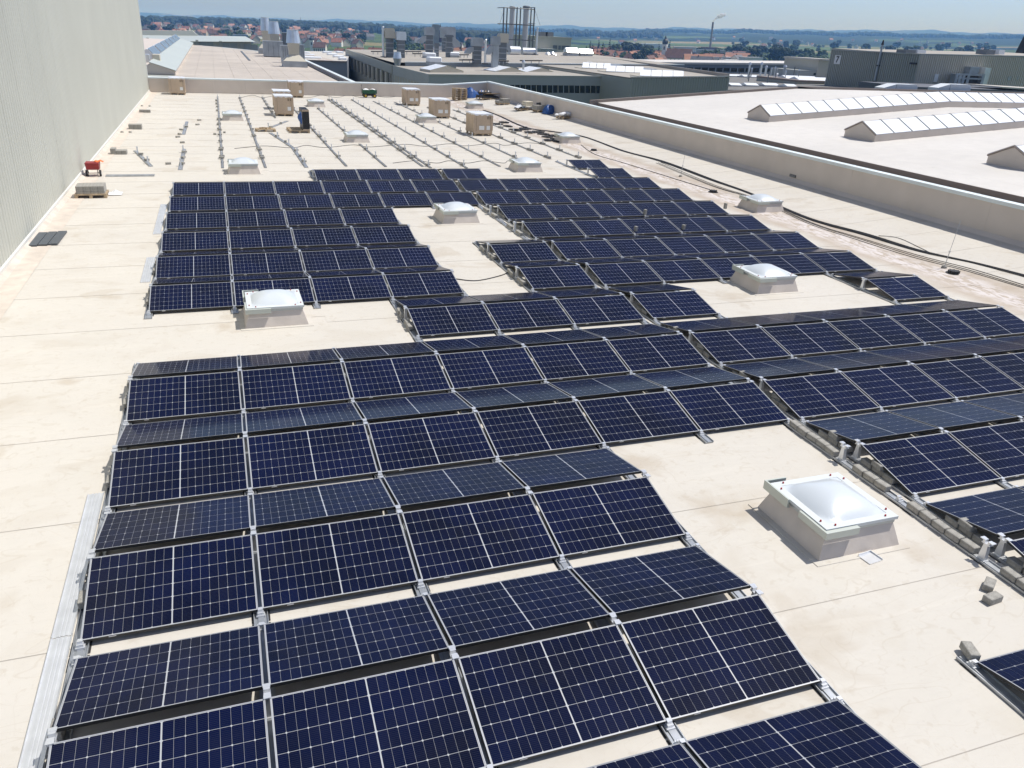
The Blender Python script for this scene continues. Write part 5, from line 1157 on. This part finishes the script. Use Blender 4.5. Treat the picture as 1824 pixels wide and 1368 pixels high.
# the sign
s0 = at_x(1488,98,XC-.1); s1 = at_x(1499,98,XC-.1); s2 = at_x(1488,114,XC-.1)
sg = part('sign_board', MB().box(-.12,-.07,s1.y-YC,s0.y-YC,s2.z+14,s0.z+14), M_paper, b7)
fc = bpy.data.curves.new('seven','FONT'); fc.body = '7'; fc.align_x = 'CENTER'; fc.align_y = 'CENTER'; fc.size = (s0.z-s2.z)*.98; fc.extrude = .012; fc.offset = .035
fo = bpy.data.objects.new('numeral', fc); COL.objects.link(fo); dg = bpy.context.evaluated_depsgraph_get(); me = bpy.data.meshes.new_from_object(fo.evaluated_get(dg)); bpy.data.objects.remove(fo); me.materials.clear(); me.materials.append(M_black)
part('numeral', me, None, sg, (-.14,(s0.y+s1.y)/2-YC,(s0.z+s2.z)/2+14), (R(90),0,R(-90)))
pt = at_x(1572,80,XC-.3); pb = at_x(1561,163,XC-.3)
part('downpipe', MB().cyl((-.3,pt.y-YC,0+pb.z+13),(-.3,pt.y-YC,pt.z+14),.16,n=8), M_steel, b7); part('pipe_cap', MB().cyl((-.3,pt.y-YC,pt.z+14),(-.3,pt.y-YC,pt.z+14.7),.24,.08,8), M_dark, b7)
for v in (117,146): k = at_x(1566,v,XC-.3); part('pipe_bracket', MB().box(-.5,-.01,pt.y-YC-.12,pt.y-YC+.12,k.z+14-.1,k.z+14+.1), M_dark, b7)
p = at_x(1628,113,XC-.2); part('wall_lamp', MB().box(-.55,-.06,p.y-YC-.5,p.y-YC+.5,p.z+14-.12,p.z+14+.12), M_dark, b7)
def fbox(u0, u1, v0, v1, d0, d1, m, name):
    a_ = at_y(u0,v1,YC); c_ = at_y(u1,v0,YC); return part(name, MB().box(a_.x-XC,c_.x-XC,-d1,-d0,a_.z+14,c_.z+14), m, b7)
fbox(1661,1671,132,146,.03,.2,M_paper,'notice_board'); fbox(1733,1750,120,149,.03,1.6,M_galv,'cabinet'); fbox(1714,1734,119,134,.03,1.2,M_steel,'cabinet'); fbox(1692,1734,149,151,.03,2.2,M_ductd,'platform')
fbox(1685,1706,131,149,.5,1.4,M_steel,'pump_skid'); fbox(1707,1731,135,149,.4,1.3,M_dark,'pump_skid'); fbox(1793,1801,136,143,.03,.15,M_gclad2,'louvre'); fbox(1810,1814,136,143,.03,.15,M_gclad2,'louvre')
for u in (1684,1690,1697,1705,1731): fbox(u,u+.8,130,150,1.9,2.0,M_steel,'handrail_post')
for v in (131,138): fbox(1684,1732,v,v+.8,1.92,1.98,M_steel,'handrail')
for i,(u0,u1) in enumerate(((1609,1627),(1630,1645),(1752,1768),(1775,1785))):
    p = at_y(u0,93,YC+6); c_ = at_y(u1,93,YC+6); part('roof_flap', MB().box(p.x-XC,c_.x-XC,5.5,7.5,p.z+13.7,p.z+14.4,), M_poly if i % 2 else M_ductd, b7)
# lower dark wall and beige ledge in front of building seven
y_ = 80; a = at_y(1628,153,y_); c = at_y(1900,163,y_); bt = at_y(1628,175,y_); o = thing('works_building', 'low dark-walled link building in front of building seven', 'building', (a.x,y_,-14)); w = c.x-a.x
part('wall', MB().frustum([(0,0,0),(w,0,0),(w,10,0),(0,10,0)],[(0,0,a.z+14-.1),(w,0,c.z+14-.1),(w,10,c.z+14-.1),(0,10,a.z+14-.1)]), mat('dark_slate_wall',(0.12,0.125,0.14),.6), o); part('ledge', MB().frustum([(15,-.2,a.z+14+.12),(w,-.2,c.z+14-.09),(w,6,c.z+14-.09),(15,6,a.z+14+.12)],[(15,-.2,a.z+14+.3),(w,-.2,c.z+14+.12),(w,6,c.z+14+.12),(15,6,a.z+14+.3)]), M_roof, o)
# dark cooling tower at the right edge
y_ = 140; a = at_y(1805,94,y_+8); c = at_y(1870,94,y_+8); t_ = at_y(1815,62,y_); o = thing('cooling_tower', 'dark brown slatted cooling tower at the right picture edge', 'cooling tower', ((a.x+c.x)/2,y_,a.z-2)); w = (c.x-a.x)/2; H = t_.z-a.z+2
part('shell', MB().frustum([(-w,0,0),(w,0,0),(w,8,0),(-w,8,0)],[(-w*.78,.4,H),(w*.78,.4,H),(w*.78,7.6,H),(-w*.78,7.6,H)]), M_rust, o)
for k in range(10): part('slat', MB().box(-w*(1-.22*k/10)-.12,w*(1-.22*k/10)+.12,-.15,.45*k/10-.01,H*k/10+.2,H*k/10+.75), M_rust, o)
# ------------------------------------------------------------------ the country beyond, built plumb (the roof itself falls 1.6 degrees to the right)
G = Vector((-0.02770532,0.00490739,0.99960409)); EY = (Vector((0,1,0))-G*G.y).normalized(); EX = EY.cross(G)
LEVEL = Matrix(((EX.x,EY.x,G.x,CAM.x),(EX.y,EY.y,G.y,CAM.y),(EX.z,EY.z,G.z,CAM.z),(0,0,0,1)))
LROT = LEVEL.to_euler()
def vh(u): return 36+(u-249)*34/1561
def azim(u):
    d = ray(u,vh(u)); return math.atan2(d.dot(EX),d.dot(EY))
UK = np.array([-400,250,430,600,780,900,1000,1100,1180,1400,1600,1824,2300],float); AK = np.array([azim(u) for u in UK])
NEARZ = np.array([-30,-30,-30,-31,-32,-33,-33,-33,-33,-33,-33,-33,-33],float)     # 900 m
MIDZ  = np.array([-16,-16,-18,-21,-26,-30,-33,-34,-34,-34,-31,-29,-29],float)     # 2000 m
WOODZ = np.array([ -4, -4, -6,-10,-16,-24,-30,-33,-33,-33,-33,-30,-30],float)     # 3200 m
R1PX  = np.array([0.6,.6,-.4,-2.4,-4,-3.2,-2.2,-1.6,1.0,1.0,1.6,0.4,0.4],float)     # wooded ridge, 5600 m
R2PX  = np.array([9.6,9.6,8.0,6.6,6,5.8,5.2,4.8,5.2,6.6,8.6,8.2,8.2],float)     # far hills, 12 km
def hgt(a, D):
    n_, m_, w_, r1, r2 = (float(np.interp(a,AK,t)) for t in (NEARZ,MIDZ,WOODZ,R1PX,R2PX))
    zs = [-34,-34,n_,m_,w_,r1*5600/FPX,r1*5600/FPX-26,r2*12000/FPX,r2*12000/FPX-30]
    ds = [0,500,900,2000,3200,5600,7400,12000,14400]
    return float(np.interp(D,ds,zs))
def lp(a, D, z): return Vector((math.sin(a)*D, math.cos(a)*D, z))
# ground sheet
azs = [AK[0]+(AK[-1]-AK[0])*i/260 for i in range(261)]
back = [AK[-1]+(2*math.pi-(AK[-1]-AK[0]))*i/40 for i in range(1,40)]
azs = azs+back
Ds = [6*1.055**i for i in range(146)]; Ds = [d for d in Ds if d < 14400]+[14400]
rs = np.random.RandomState(3)
def wob(a, D):
    if D < 2600: return 0.0
    s = min(1,(D-2600)/3000); k = D/5600
    return s*(9*math.sin(a*41+1.3)*math.sin(D/1900+a*9)+6*math.sin(a*97+D/900)+3.2*math.sin(a*211+D/400)+1.6*math.sin(a*463+1)+1.2*math.sin(a*877))*k*.55
vs = [(0,0,-34)]; fs = []
na = len(azs)
for D in Ds:
    for a in azs: vs.append(lp(a,D,max(-34.9,hgt(a if a <= AK[-1] else AK[0],D)+wob(a,D))))
for i in range(na): fs.append((0,1+(i+1)%na,1+i))
for j in range(len(Ds)-1):
    for i in range(na): i2 = (i+1)%na; fs.append((1+j*na+i,1+j*na+i2,1+(j+1)*na+i2,1+(j+1)*na+i))
def ground_material():
    m = bpy.data.materials.new('countryside'); m.use_nodes = True; nt = m.node_tree; N = nt.nodes; L = nt.links; b = N['Principled BSDF']; b.inputs['Roughness'].default_value = 0.95; b.inputs['Specular IOR Level'].default_value = 0.1
    tc = N.new('ShaderNodeTexCoord'); sp = N.new('ShaderNodeSeparateXYZ'); L.new(tc.outputs['Object'], sp.inputs[0])
    cb = N.new('ShaderNodeCombineXYZ'); L.new(sp.outputs[0], cb.inputs[0]); L.new(sp.outputs[1], cb.inputs[1])
    mp = N.new('ShaderNodeMapping'); mp.inputs['Rotation'].default_value = (0,0,.5); mp.inputs['Scale'].default_value = (1/330,1/170,1); L.new(cb.outputs[0], mp.inputs['Vector'])
    vo = N.new('ShaderNodeTexVoronoi'); vo.inputs['Scale'].default_value = 1; vo.distance = 'CHEBYCHEV'; L.new(mp.outputs[0], vo.inputs['Vector'])
    rp = N.new('ShaderNodeValToRGB'); sx = N.new('ShaderNodeSeparateColor'); L.new(vo.outputs['Color'], sx.inputs[0]); L.new(sx.outputs[0], rp.inputs[0])
    els = rp.color_ramp.elements; rp.color_ramp.interpolation = 'CONSTANT'
    cols = [(0,(0.075,0.115,0.035)),(.25,(0.10,0.14,0.045)),(.42,(0.065,0.10,0.03)),(.58,(0.20,0.18,0.085)),(.68,(0.085,0.125,0.04)),(.82,(0.24,0.20,0.12)),(.9,(0.055,0.085,0.03))]
    els[0].position = 0; els[0].color = (*cols[0][1],1); els[1].position = cols[1][0]; els[1].color = (*cols[1][1],1)
    for p_,c_ in cols[2:]: e = els.new(p_); e.color = (*c_,1)
    def noise(scale, det, off=0):
        n = N.new('ShaderNodeTexNoise'); n.inputs['Scale'].default_value = scale; n.inputs['Detail'].default_value = det; L.new(cb.outputs[0], n.inputs['Vector']); return n.outputs['Fac']
    # woods: patches, dense on the ridges beyond 4 km
    ln = N.new('ShaderNodeVectorMath'); ln.operation = 'LENGTH'; L.new(cb.outputs[0], ln.inputs[0])
    mr = N.new('ShaderNodeMapRange'); mr.inputs['From Min'].default_value = 2600; mr.inputs['From Max'].default_value = 5000; mr.inputs['To Min'].default_value = -0.04; mr.inputs['To Max'].default_value = 0.20; L.new(ln.outputs['Value'], mr.inputs['Value'])
    ad = N.new('ShaderNodeMath'); ad.operation = 'ADD'; L.new(noise(1/650,4), ad.inputs[0]); L.new(mr.outputs[0], ad.inputs[1])
    gt = N.new('ShaderNodeMapRange'); gt.inputs['From Min'].default_value = 0.56; gt.inputs['From Max'].default_value = 0.575; L.new(ad.outputs[0], gt.inputs['Value'])
    fo = N.new('ShaderNodeMix'); fo.data_type = 'RGBA'; L.new(gt.outputs[0], fo.inputs[0]); L.new(rp.outputs[0], fo.inputs[6])
    dk = N.new('ShaderNodeMix'); dk.data_type = 'RGBA'; L.new(noise(1/25,3), dk.inputs[0]); dk.inputs[6].default_value = (0.010,0.020,0.010,1); dk.inputs[7].default_value = (0.030,0.048,0.020,1); L.new(dk.outputs[2], fo.inputs[7])
    L.new(fo.outputs[2], b.inputs['Base Color']); return m
me = bpy.data.meshes.new('ground'); me.from_pydata([tuple(v) for v in vs],[],fs); me.materials.append(ground_material()); 
for p_ in me.polygons: p_.use_smooth = True
me.update()
gnd = bpy.data.objects.new('ground', me); COL.objects.link(gnd); gnd.matrix_world = LEVEL; gnd['kind'] = 'structure'

SKL = np.array([[240,61],[360,63],[450,76],[466,60],[500,60],[512,66],[545,90],[617,88],[680,87],[860,88],[900,84],[955,68],[1018,70],[1021,90],[1060,107],[1300,110],[1455,111],[1458,108],[1478,92],[1640,96],[1824,96]],float)
def px(p):
    w = LEVEL@p-CAM; z = w.dot(FWD); return 912+FPX*w.dot(RIGHT)/z, 684-FPX*w.dot(UP)/z
def skyline(u): return float(np.interp(u,SKL[:,0],SKL[:,1]))

def lthing(name, label, cat, p, rz=0, group=None, s=1.0):
    o = bpy.data.objects.new(name, None); link(o); tag(o,label,cat,group); o.matrix_world = LEVEL@Matrix.Translation(p)@Matrix.Rotation(rz,4,'Z')@Matrix.Scale(s,4); return o

# ---- houses
WALLS = [mat('wall_%d'%i,c,.85) for i,c in enumerate(((0.72,0.69,0.62),(0.62,0.56,0.45),(0.78,0.77,0.74),(0.50,0.44,0.36)))]
ROOFS = {'red':mat('tiles_red',(0.30,0.125,0.075),.85,noise=(.5,.25)),'orange':mat('tiles_orange',(0.37,0.18,0.11),.85,noise=(.5,.2)),'brown':mat('tiles_brown',(0.16,0.085,0.06),.85,noise=(.5,.25)),'grey':mat('tiles_grey',(0.15,0.15,0.16),.85,noise=(.5,.2)),'pink':mat('tiles_pink',(0.44,0.23,0.16),.85,noise=(.5,.2))}
M_win = mat('house_window',(0.06,0.07,0.08),.2)
MESHC = {}
SIZES = [(8.5,10,5.2,4.0),(10,14,6.0,4.8),(9,20,7.5,4.6),(12,28,8.0,5.0)]
def house_meshes(k, wi, rc):
    key = (k,wi,rc)
    if key in MESHC: return MESHC[key]
    w,l,e,r_ = SIZES[k]; w /= 2; l /= 2
    q = MB().prism([(-w,0),(w,0),(w,e),(0,e+r_*.96),(-w,e)],'y',-l,l); mw = q.mesh('wall',WALLS[wi])
    o_ = .6; t_ = .35
    q = MB()
    for s_ in (-1,1):
        sec = [(s_*(w+o_),e-o_*r_/w),(0,e+r_),(0,e+r_+t_),(s_*(w+o_),e-o_*r_/w+t_)]
        if s_ < 0: sec = sec[::-1]
        q.prism(sec,'y',-l-.5,l+.5)
    mr_ = q.mesh('roof',ROOFS[rc])
    mc = MB().box(-.45,.45,l*.3,l*.3+.9,e+r_*.5,e+r_+1.3).mesh('chimney',ROOFS['brown'])
    mwin = []
    for s_ in (-1,1):
        n_ = max(2,int(l*2/4.5))
        for j in range(int(e//2.6)):
            for i in range(n_):
                y = -l+(i+.5)*2*l/n_; x = s_*(w+.02); mwin.append(MB().box(min(x,x-s_*.1),max(x,x-s_*.1),y-.6,y+.6,.9+j*2.7,2.2+j*2.7).mesh('window',M_win))
    for j in range(2): mwin.append(MB().box(-1.8+2.6*j,-.8+2.6*j,-l-.04,-l+.1,.9+2.6,2.2+2.6).mesh('window',M_win))
    MESHC[key] = (mw,mr_,mc,mwin); return MESHC[key]
hr = random.Random(21); HPOS = []; TOWN = []
def zone(tag_, u0, u1, D0, D1, n, roofs, sizes, group, tries=14, gap=15, rzf=None):
    made = []
    for _ in range(n*tries):
        if len(made) >= n: break
        u = hr.uniform(u0,u1); D = math.sqrt(hr.uniform(D0*D0,D1*D1)); a = azim(u); p = lp(a,D,hgt(a,D)+wob(a,D))
        k = hr.choice(sizes); top = px(p+Vector((0,0,SIZES[k][2]+SIZES[k][3])))
        if top[1] > skyline(top[0])-1.2: continue
        if any((p-q_).length < gap for q_ in HPOS): continue
        HPOS.append(p); made.append((top[0],p,k,hr.choice(roofs),hr.randrange(4),hr.choice((0,.3,1.2,1.57,.8,2.3)) if rzf is None else rzf+hr.uniform(-.15,.15)))
    made.sort(key=lambda t: t[0])
    for i,(u,p,k,rc,wi,rz) in enumerate(made):
        wn = ['cream','tan','white','brown'][wi]
        o = lthing('house', '%s house with %s roof, %s from left %s' % (wn,rc,ordn(i),tag_), 'house', p, rz, group)
        mw,mr_,mc,mwin = house_meshes(k,wi,rc); part('wall',mw,None,o); r_ = part('roof',mr_,None,o); part('chimney',mc,None,r_)
        D = (p).length
        if D < 1050:
            for w_ in mwin: part('window',w_,None,o)
zone('in the terrace behind the grey works',600,765,735,830,18,['orange','red','red'],[1,1,2],'terraced houses',gap=17,rzf=.35)
zone('in the town centre behind the ducts',760,1012,760,1150,34,['red','orange','brown','grey','pink'],[0,1,2],'town houses')
zone('in the quarter left of the big church',1045,1192,740,1250,46,['red','orange','orange','brown','pink'],[0,1,2],'town houses')
zone('near the factory chimney',1235,1350,800,1150,16,['grey','orange','pink','grey'],[1,2,3],'town houses')
zone('on the nearer part of the left hillside',256,640,1150,1600,110,['brown','grey','red','pink','brown'],[0,1,1],'hillside houses')
zone('on the upper part of the left hillside',256,660,1600,2350,120,['brown','pink','grey','red'],[0,1,1],'hillside houses')
zone('on the rise behind the town centre',700,1000,1150,1700,26,['brown','pink','grey'],[0,1],'hillside houses')
zone('in the far villages on the plain',1060,1800,2300,4200,44,['pink','brown','grey'],[0,0,1],'village houses',gap=40)
# larger flat-roofed and special buildings
def block(u, D, w, d, h, m, lab, roofm=None, rz=0.2, cat='building', win=True):
    a = azim(u); p = lp(a,D,hgt(a,D)); o = lthing('town_building', lab, cat, p, rz-a, 'flat-roofed town buildings')
    part('wall', MB().box(-w/2,w/2,-d/2,d/2,0,h), m, o); part('roof', MB().box(-w/2-.3,w/2+.3,-d/2-.3,d/2+.3,h+.005,h+.5), roofm or M_steel, o)
    if win:
        for j in range(max(1,int(h/3.4))): part('window_band', MB().box(-w/2+.8,w/2-.8,-d/2-.08,-d/2-.005,1.2+3.3*j,2.6+3.3*j), M_win, o)
wA, wB, wC = mat('block_white',(0.62,0.62,0.60),.8), mat('block_grey',(0.36,0.37,0.38),.8), mat('block_bluegrey',(0.26,0.30,0.36),.6)
block(1300,900,46,16,10,wA,'long white flat-roofed town block right of the church',wB); block(1270,980,30,14,15,wB,'grey factory block below the chimney',wC); block(1325,860,30,15,9,wB,'grey flat-roofed block at the edge of the trees',wA); block(1343,850,18,14,12,wA,'white block with stepped roof by the trees',wB,.5)
block(1222,1080,26,14,16,wA,'white block left of the church tower'); block(1255,1000,44,14,13,wB,'grey slab block right of the church tower'); block(1165,1000,44,15,12,mat('school_wall',(0.52,0.40,0.24),.8),'long ochre school building with orange roof',ROOFS['orange']); block(1178,940,26,14,11,mat('school_wall2',(0.50,0.38,0.24),.8),'lower ochre school wing with orange roof',ROOFS['orange'])
block(425,1050,16,14,15,wC,'blue-grey silo block on the left hillside',wC,.1,win=False); block(1160,2000,90,40,8,wA,'long white market-garden hall on the plain',wA,0,win=False); block(1415,1500,38,20,6,wA,'white barn roof among the fields',wA,.2,win=False); block(1436,1480,20,14,6,wA,'small white barn among the fields',wA,.2,win=False)
block(1385,880,22,14,8,mat('barn_brown',(0.14,0.09,0.075),.8),'dark brown barn by the trees',ROOFS['brown'],.2,win=False); block(590,800,14,12,9,wA,'white gabled hall front left of the terrace',wC,.3)
# churches
def church(u, D, lab, nave, tower, onion, rz, roofc):
    a = azim(u); p = lp(a,D,hgt(a,D)); o = lthing('church', lab, 'church', p, rz-a); w,l,e,r_ = nave
    part('nave_wall', MB().prism([(-w/2,0),(w/2,0),(w/2,e),(0,e+r_*.97),(-w/2,e)],'y',-l/2,l/2), WALLS[0], o)
    q = MB()
    for s_ in (-1,1):
        sec = [(s_*(w/2+.6),e-.8),(0,e+r_),(0,e+r_+.4),(s_*(w/2+.6),e-.4)]; q.prism(sec if s_ > 0 else sec[::-1],'y',-l/2-.4,l/2+.4)
    part('nave_roof', q, ROOFS[roofc], o)
    for i in range(6):
        y = -l/2+(i+.5)*l/6
        for s_ in (-1,1): part('nave_window', MB().box(min(s_*(w/2+.05),s_*(w/2-.1)),max(s_*(w/2+.05),s_*(w/2-.1)),y-.6,y+.6,1.5,e-1.5), M_win, o)
    tw,th = tower; ty = l/2+tw/2+.05
    t_ = part('tower', MB().box(-tw/2,tw/2,ty-tw/2,ty+tw/2,0,th), WALLS[2], o)
    for s_ in (0,): part('belfry_opening', MB().box(-.7,.7,ty-tw/2-.08,ty-tw/2+.1,th-5,th-2), M_win, t_)
    for s_ in (-1,1): part('belfry_opening', MB().box(min(s_*(tw/2+.08),s_*(tw/2-.1)),max(s_*(tw/2+.08),s_*(tw/2-.1)),ty-.7,ty+.7,th-5,th-2), M_win, t_)
    md = mat('copper_dark_'+str(u),(0.035,0.04,0.04),.5)
    if onion:
        prof = [(tw*.55,0),(tw*.62,.12),(tw*.66,.25),(tw*.55,.42),(tw*.3,.55),(tw*.22,.62),(tw*.25,.7),(tw*.15,.8),(tw*.04,.9),(.05,1)]; q = MB(); H = onion
        for (r0,z0),(r1,z1) in zip(prof[:-1],prof[1:]): q.cyl((0,ty,th+z0*H),(0,ty,th+z1*H),r0,r1,12)
        part('onion_dome', q, md, t_)
    else:
        part('spire', MB().cyl((0,ty,th),(0,ty,th+tw*4.2),tw*.7,.05,8), mat('spire_tiles',(0.10,0.055,0.05),.7), t_)
church(1213,900,'large church with dark red nave roof and black onion dome tower',(13,26,9,8),(4.6,21),9,1.35,'brown')
church(567,1000,'small church tower with dark onion cap left of the terrace',(8,14,6,5),(4,13),6,1.3,'brown')
church(806,960,'church with slim pointed brown spire in the town centre',(12,24,10,6),(4.6,16),0,1.2,'grey')
# tall chimney with steam
a = azim(1268); D = 1500; p = lp(a,D,hgt(a,D)); zt_ = (vh(1271)-43)*D/FPX; H = zt_-p.z
o = lthing('factory_chimney', 'tall slim brick factory chimney with steam plume', 'chimney', p); o.matrix_world = o.matrix_world@Matrix.Rotation(.0,4,'Y')
part('shaft', MB().cyl((0,0,0),(0,0,H*.82),2.0,1.5,14), mat('chimney_concrete',(0.30,0.27,0.25),.8), o); part('crown', MB().cyl((0,0,H*.82),(0,0,H),1.6,1.5,14), mat('chimney_dark',(0.20,0.17,0.165),.8), o); part('boiler_house', MB().box(-14,10,-8,8,0,11), ROOFS['brown'], o)
sm = bpy.data.materials.new('steam'); sm.use_nodes = True; nt = sm.node_tree; nt.nodes.remove(nt.nodes['Principled BSDF']); pv = nt.nodes.new('ShaderNodeVolumePrincipled'); pv.inputs['Density'].default_value = .55; pv.inputs['Color'].default_value = (.97,.97,.98,1); nt.links.new(pv.outputs[0], nt.nodes['Material Output'].inputs['Volume'])
q = MB()
def blob(q, c, r, seed, sub=(10,7), sq_=1.0):
    rr = random.Random(seed); ph = [rr.uniform(0,6) for _ in range(6)]
    nx, ny = sub; vs_ = []
    for j in range(1,ny-1):
        for i in range(nx):
            th_ = math.pi*j/(ny-1); f_ = 2*math.pi*i/nx; k_ = 1+.16*math.sin(3*f_+ph[0]+2*th_)+.12*math.sin(5*f_+ph[1])*math.sin(4*th_+ph[2])
            vs_.append(Vector(c)+Vector((math.sin(th_)*math.cos(f_),math.sin(th_)*math.sin(f_),math.cos(th_)*sq_))*r*k_)
    vs_.append(Vector(c)+Vector((0,0,r*sq_))); vs_.append(Vector(c)-Vector((0,0,r*sq_))); n_ = len(vs_); fs_ = []
    for j in range(ny-3):
        for i in range(nx): i2 = (i+1)%nx; fs_.append((j*nx+i,(j+1)*nx+i,(j+1)*nx+i2,j*nx+i2))
    for i in range(nx): i2 = (i+1)%nx; fs_.append((n_-2,i,i2)); fs_.append((n_-1,(ny-3)*nx+i2,(ny-3)*nx+i))
    q.add(vs_,fs_)
for i,(x,z,r_) in enumerate(((.5,1.5,1.1),(2.2,3.8,1.5),(4.8,6.2,2.2),(8.5,8.6,3.2),(13,10.5,3.6),(17.5,11.2,2.8),(12,8.2,2.4))): blob(q,(x,0,H+z),r_,i)
st = part('steam', q, sm, None); st.matrix_world = LEVEL@Matrix.Translation(p)@Matrix.Rotation(-a,4,'Z'); st['kind'] = 'stuff'; st['label'] = 'white steam plume drifting right from the tall chimney'
a = azim(536); D = 4200; p = lp(a,D,hgt(a,D)); o = lthing('radio_mast', 'thin radio mast on the horizon at left', 'mast', p); Hm = (vh(536)-33)*D/FPX-p.z
part('mast', MB().cyl((0,0,0),(0,0,Hm),1.6,.8,6), M_dark, o)

# ---- trees
def leafmat(name, c): 
    return mat(name, c, .9, noise=(.35,.45), noise2=(1.6,.35))
LEAF = [leafmat('foliage_a',(0.040,0.075,0.022)),leafmat('foliage_b',(0.055,0.092,0.028)),leafmat('foliage_dark',(0.020,0.040,0.020))]
M_bark = mat('bark',(0.10,0.075,0.055),.9)
def crown_mesh(seed, h, w, n, mt, kind=0):
    rr = random.Random(seed); q = MB()
    for i in range(n):
        t_ = (i+.5)/n; 
        if kind == 0: z = h*(.28+.62*rr.random()); rad = w*.5*math.sqrt(max(.05,1-((z/h-.58)/.46)**2)); r_ = w*rr.uniform(.13,.24)
        else: z = h*(.14+.82*t_); rad = w*.5*(1-t_)*.9; r_ = w*(.26-.19*t_)
        f_ = rr.uniform(0,6.283); d_ = rad*math.sqrt(rr.random()); blob(q,(d_*math.cos(f_),d_*math.sin(f_),z),r_,seed*100+i,(7,5),.85)
    for i in range(n*14):
        f_ = rr.uniform(0,6.283); c_ = rr.uniform(-1,1); s_ = math.sqrt(1-c_*c_)
        z = h*.58+h*.42*c_; rad = w*.52*s_*rr.uniform(.75,1.1)
        if kind: z = h*rr.uniform(.1,1); rad = w*.52*(1-z/h)
        c0 = Vector((rad*math.cos(f_),rad*math.sin(f_),z)); e_ = w*.055*rr.uniform(.6,1.5)
        q.add([c0+Vector((rr.uniform(-e_,e_),rr.uniform(-e_,e_),rr.uniform(-e_,e_))) for _ in range(4)],[(0,1,2),(0,2,3)])
    return q.mesh('crown',mt)
def trunk_mesh(h, w):
    q = MB().cyl((0,0,-.3),(0,0,h*.45),w*.05,w*.03,7)
    for k in range(4): f_ = k*1.57+.4; q.cyl((0,0,h*.3),(w*.22*math.cos(f_),w*.22*math.sin(f_),h*.6),w*.022,w*.008,5)
    return q.mesh('trunk',M_bark)
TREES = []
for i,(h,w,n,mt,kd) in enumerate(((14,12,16,0,0),(17,13,18,2,0),(11,11,14,1,0),(18,9,14,2,0),(19,7,9,2,1),(8,9,12,1,0))): TREES.append((crown_mesh(i+1,h,w,n,LEAF[mt],kd),trunk_mesh(h,w),h,['broad green','tall dark','light green','slim dark','dark conifer','low bushy'][i]))
tr = random.Random(5)
def trees(tag_, u0, u1, D0, D1, n, kinds, group, smin=.8, smax=1.25, pts=None):
    made = []
    for i in range(n if pts is None else len(pts)):
        if pts is None:
            for _ in range(12):
                u = tr.uniform(u0,u1); D = math.sqrt(tr.uniform(D0*D0,D1*D1)); a = azim(u); p = lp(a,D,hgt(a,D)+wob(a,D)); k = tr.choice(kinds); s = tr.uniform(smin,smax); t_ = px(p+Vector((0,0,TREES[k][2]*s)))
                if t_[1] < skyline(t_[0])-1.5 and all((p-q_).length > 9 for q_ in HPOS): break
            else: continue
        else:
            u,D = pts[i]; a = azim(u); p = lp(a,D,hgt(a,D)+wob(a,D)); k = tr.choice(kinds); s = tr.uniform(smin,smax)
        HPOS.append(p); made.append((u,p,k,s))
    made.sort(key=lambda t: t[0])
    for i,(u,p,k,s) in enumerate(made):
        o = lthing('tree', '%s tree, %s from left %s' % (TREES[k][3],ordn(i),tag_), 'tree', p, tr.uniform(0,6.28), group, s); part('crown',TREES[k][0],None,o); part('trunk',TREES[k][1],None,o)
trees('among the hillside houses',256,660,1150,2000,45,[0,1,2,3],'trees in the town')
trees('along the top of the left hillside',256,900,2300,2900,60,[1,3,0,4],'hilltop trees',.8,1.3)
trees('in the town centre',700,1020,800,1300,34,[0,1,2,3,4],'trees in the town')
trees('left of the big church',1045,1200,740,1250,40,[0,1,2,4],'trees in the town')
trees('in the belt right of the town',1225,1480,820,1300,60,[0,2,1,5],'tree belt')
trees('in the hedgerows on the plain',1290,1800,1500,3000,60,[0,1,5],'hedgerow trees')
trees('standing alone on the green fields',0,0,0,0,0,[0,1],'field trees',.9,1.3,[(1558,1150),(1590,1500),(1622,1450),(1650,1180),(1665,1500),(1710,1300),(1768,1500),(1694,560),(1700,566),(1690,562),(1712,1500),(1735,1400)])
# far woods that read as one mass
def wood(u0, u1, D0, D1, n, lab, hm=14, seed=1, mt=2):
    rr = random.Random(seed); q = MB()
    for i in range(n):
        u = rr.uniform(u0,u1); D = math.sqrt(rr.uniform(D0*D0,D1*D1)); a = azim(u); p = lp(a,D,hgt(a,D)+wob(a,D)); h = hm*rr.uniform(.7,1.3); blob(q,(p.x,p.y,p.z+h*.45),h*.62,seed*1000+i,(6,5),1.0)
    o = part('woodland', q, LEAF[mt], None); o.matrix_world = LEVEL; o['kind'] = 'stuff'; o['label'] = lab
wood(250,700,2300,3100,700,'dark wood covering the hill behind the left houses',17,1)
wood(690,905,1750,2300,330,'dark wood on the hill behind the town centre',17,2)
wood(1290,1480,1000,1250,160,'thicket of dark trees below the fields on the right',8,3,0)
wood(1010,1180,3600,4600,260,'wooded slope on the plain left of the chimney',16,4)
wood(1150,1840,5200,5900,1500,'long dark wood on the far ridge at right',14,5)
wood(250,1010,5000,5800,1300,'long dark wood on the far ridge at left',13,6)

# ------------------------------------------------------------------ air
hz = bpy.data.materials.new('haze_air'); hz.use_nodes = True; nt = hz.node_tree; nt.nodes.remove(nt.nodes['Principled BSDF'])
pv = nt.nodes.new('ShaderNodeVolumePrincipled'); pv.inputs['Density'].default_value = HAZE_DENSITY; pv.inputs['Color'].default_value = (0.22,0.47,1.0,1); pv.inputs['Absorption Color'].default_value = (1,1,1,1); pv.inputs['Anisotropy'].default_value = 0.0
nt.links.new(pv.outputs[0], nt.nodes['Material Output'].inputs['Volume'])
o = part('haze', MB().box(-15000,15000,-15000,15000,-36,140), hz, None); o.matrix_world = LEVEL; o['kind'] = 'stuff'; o['label'] = 'thin blue summer haze over the whole view'
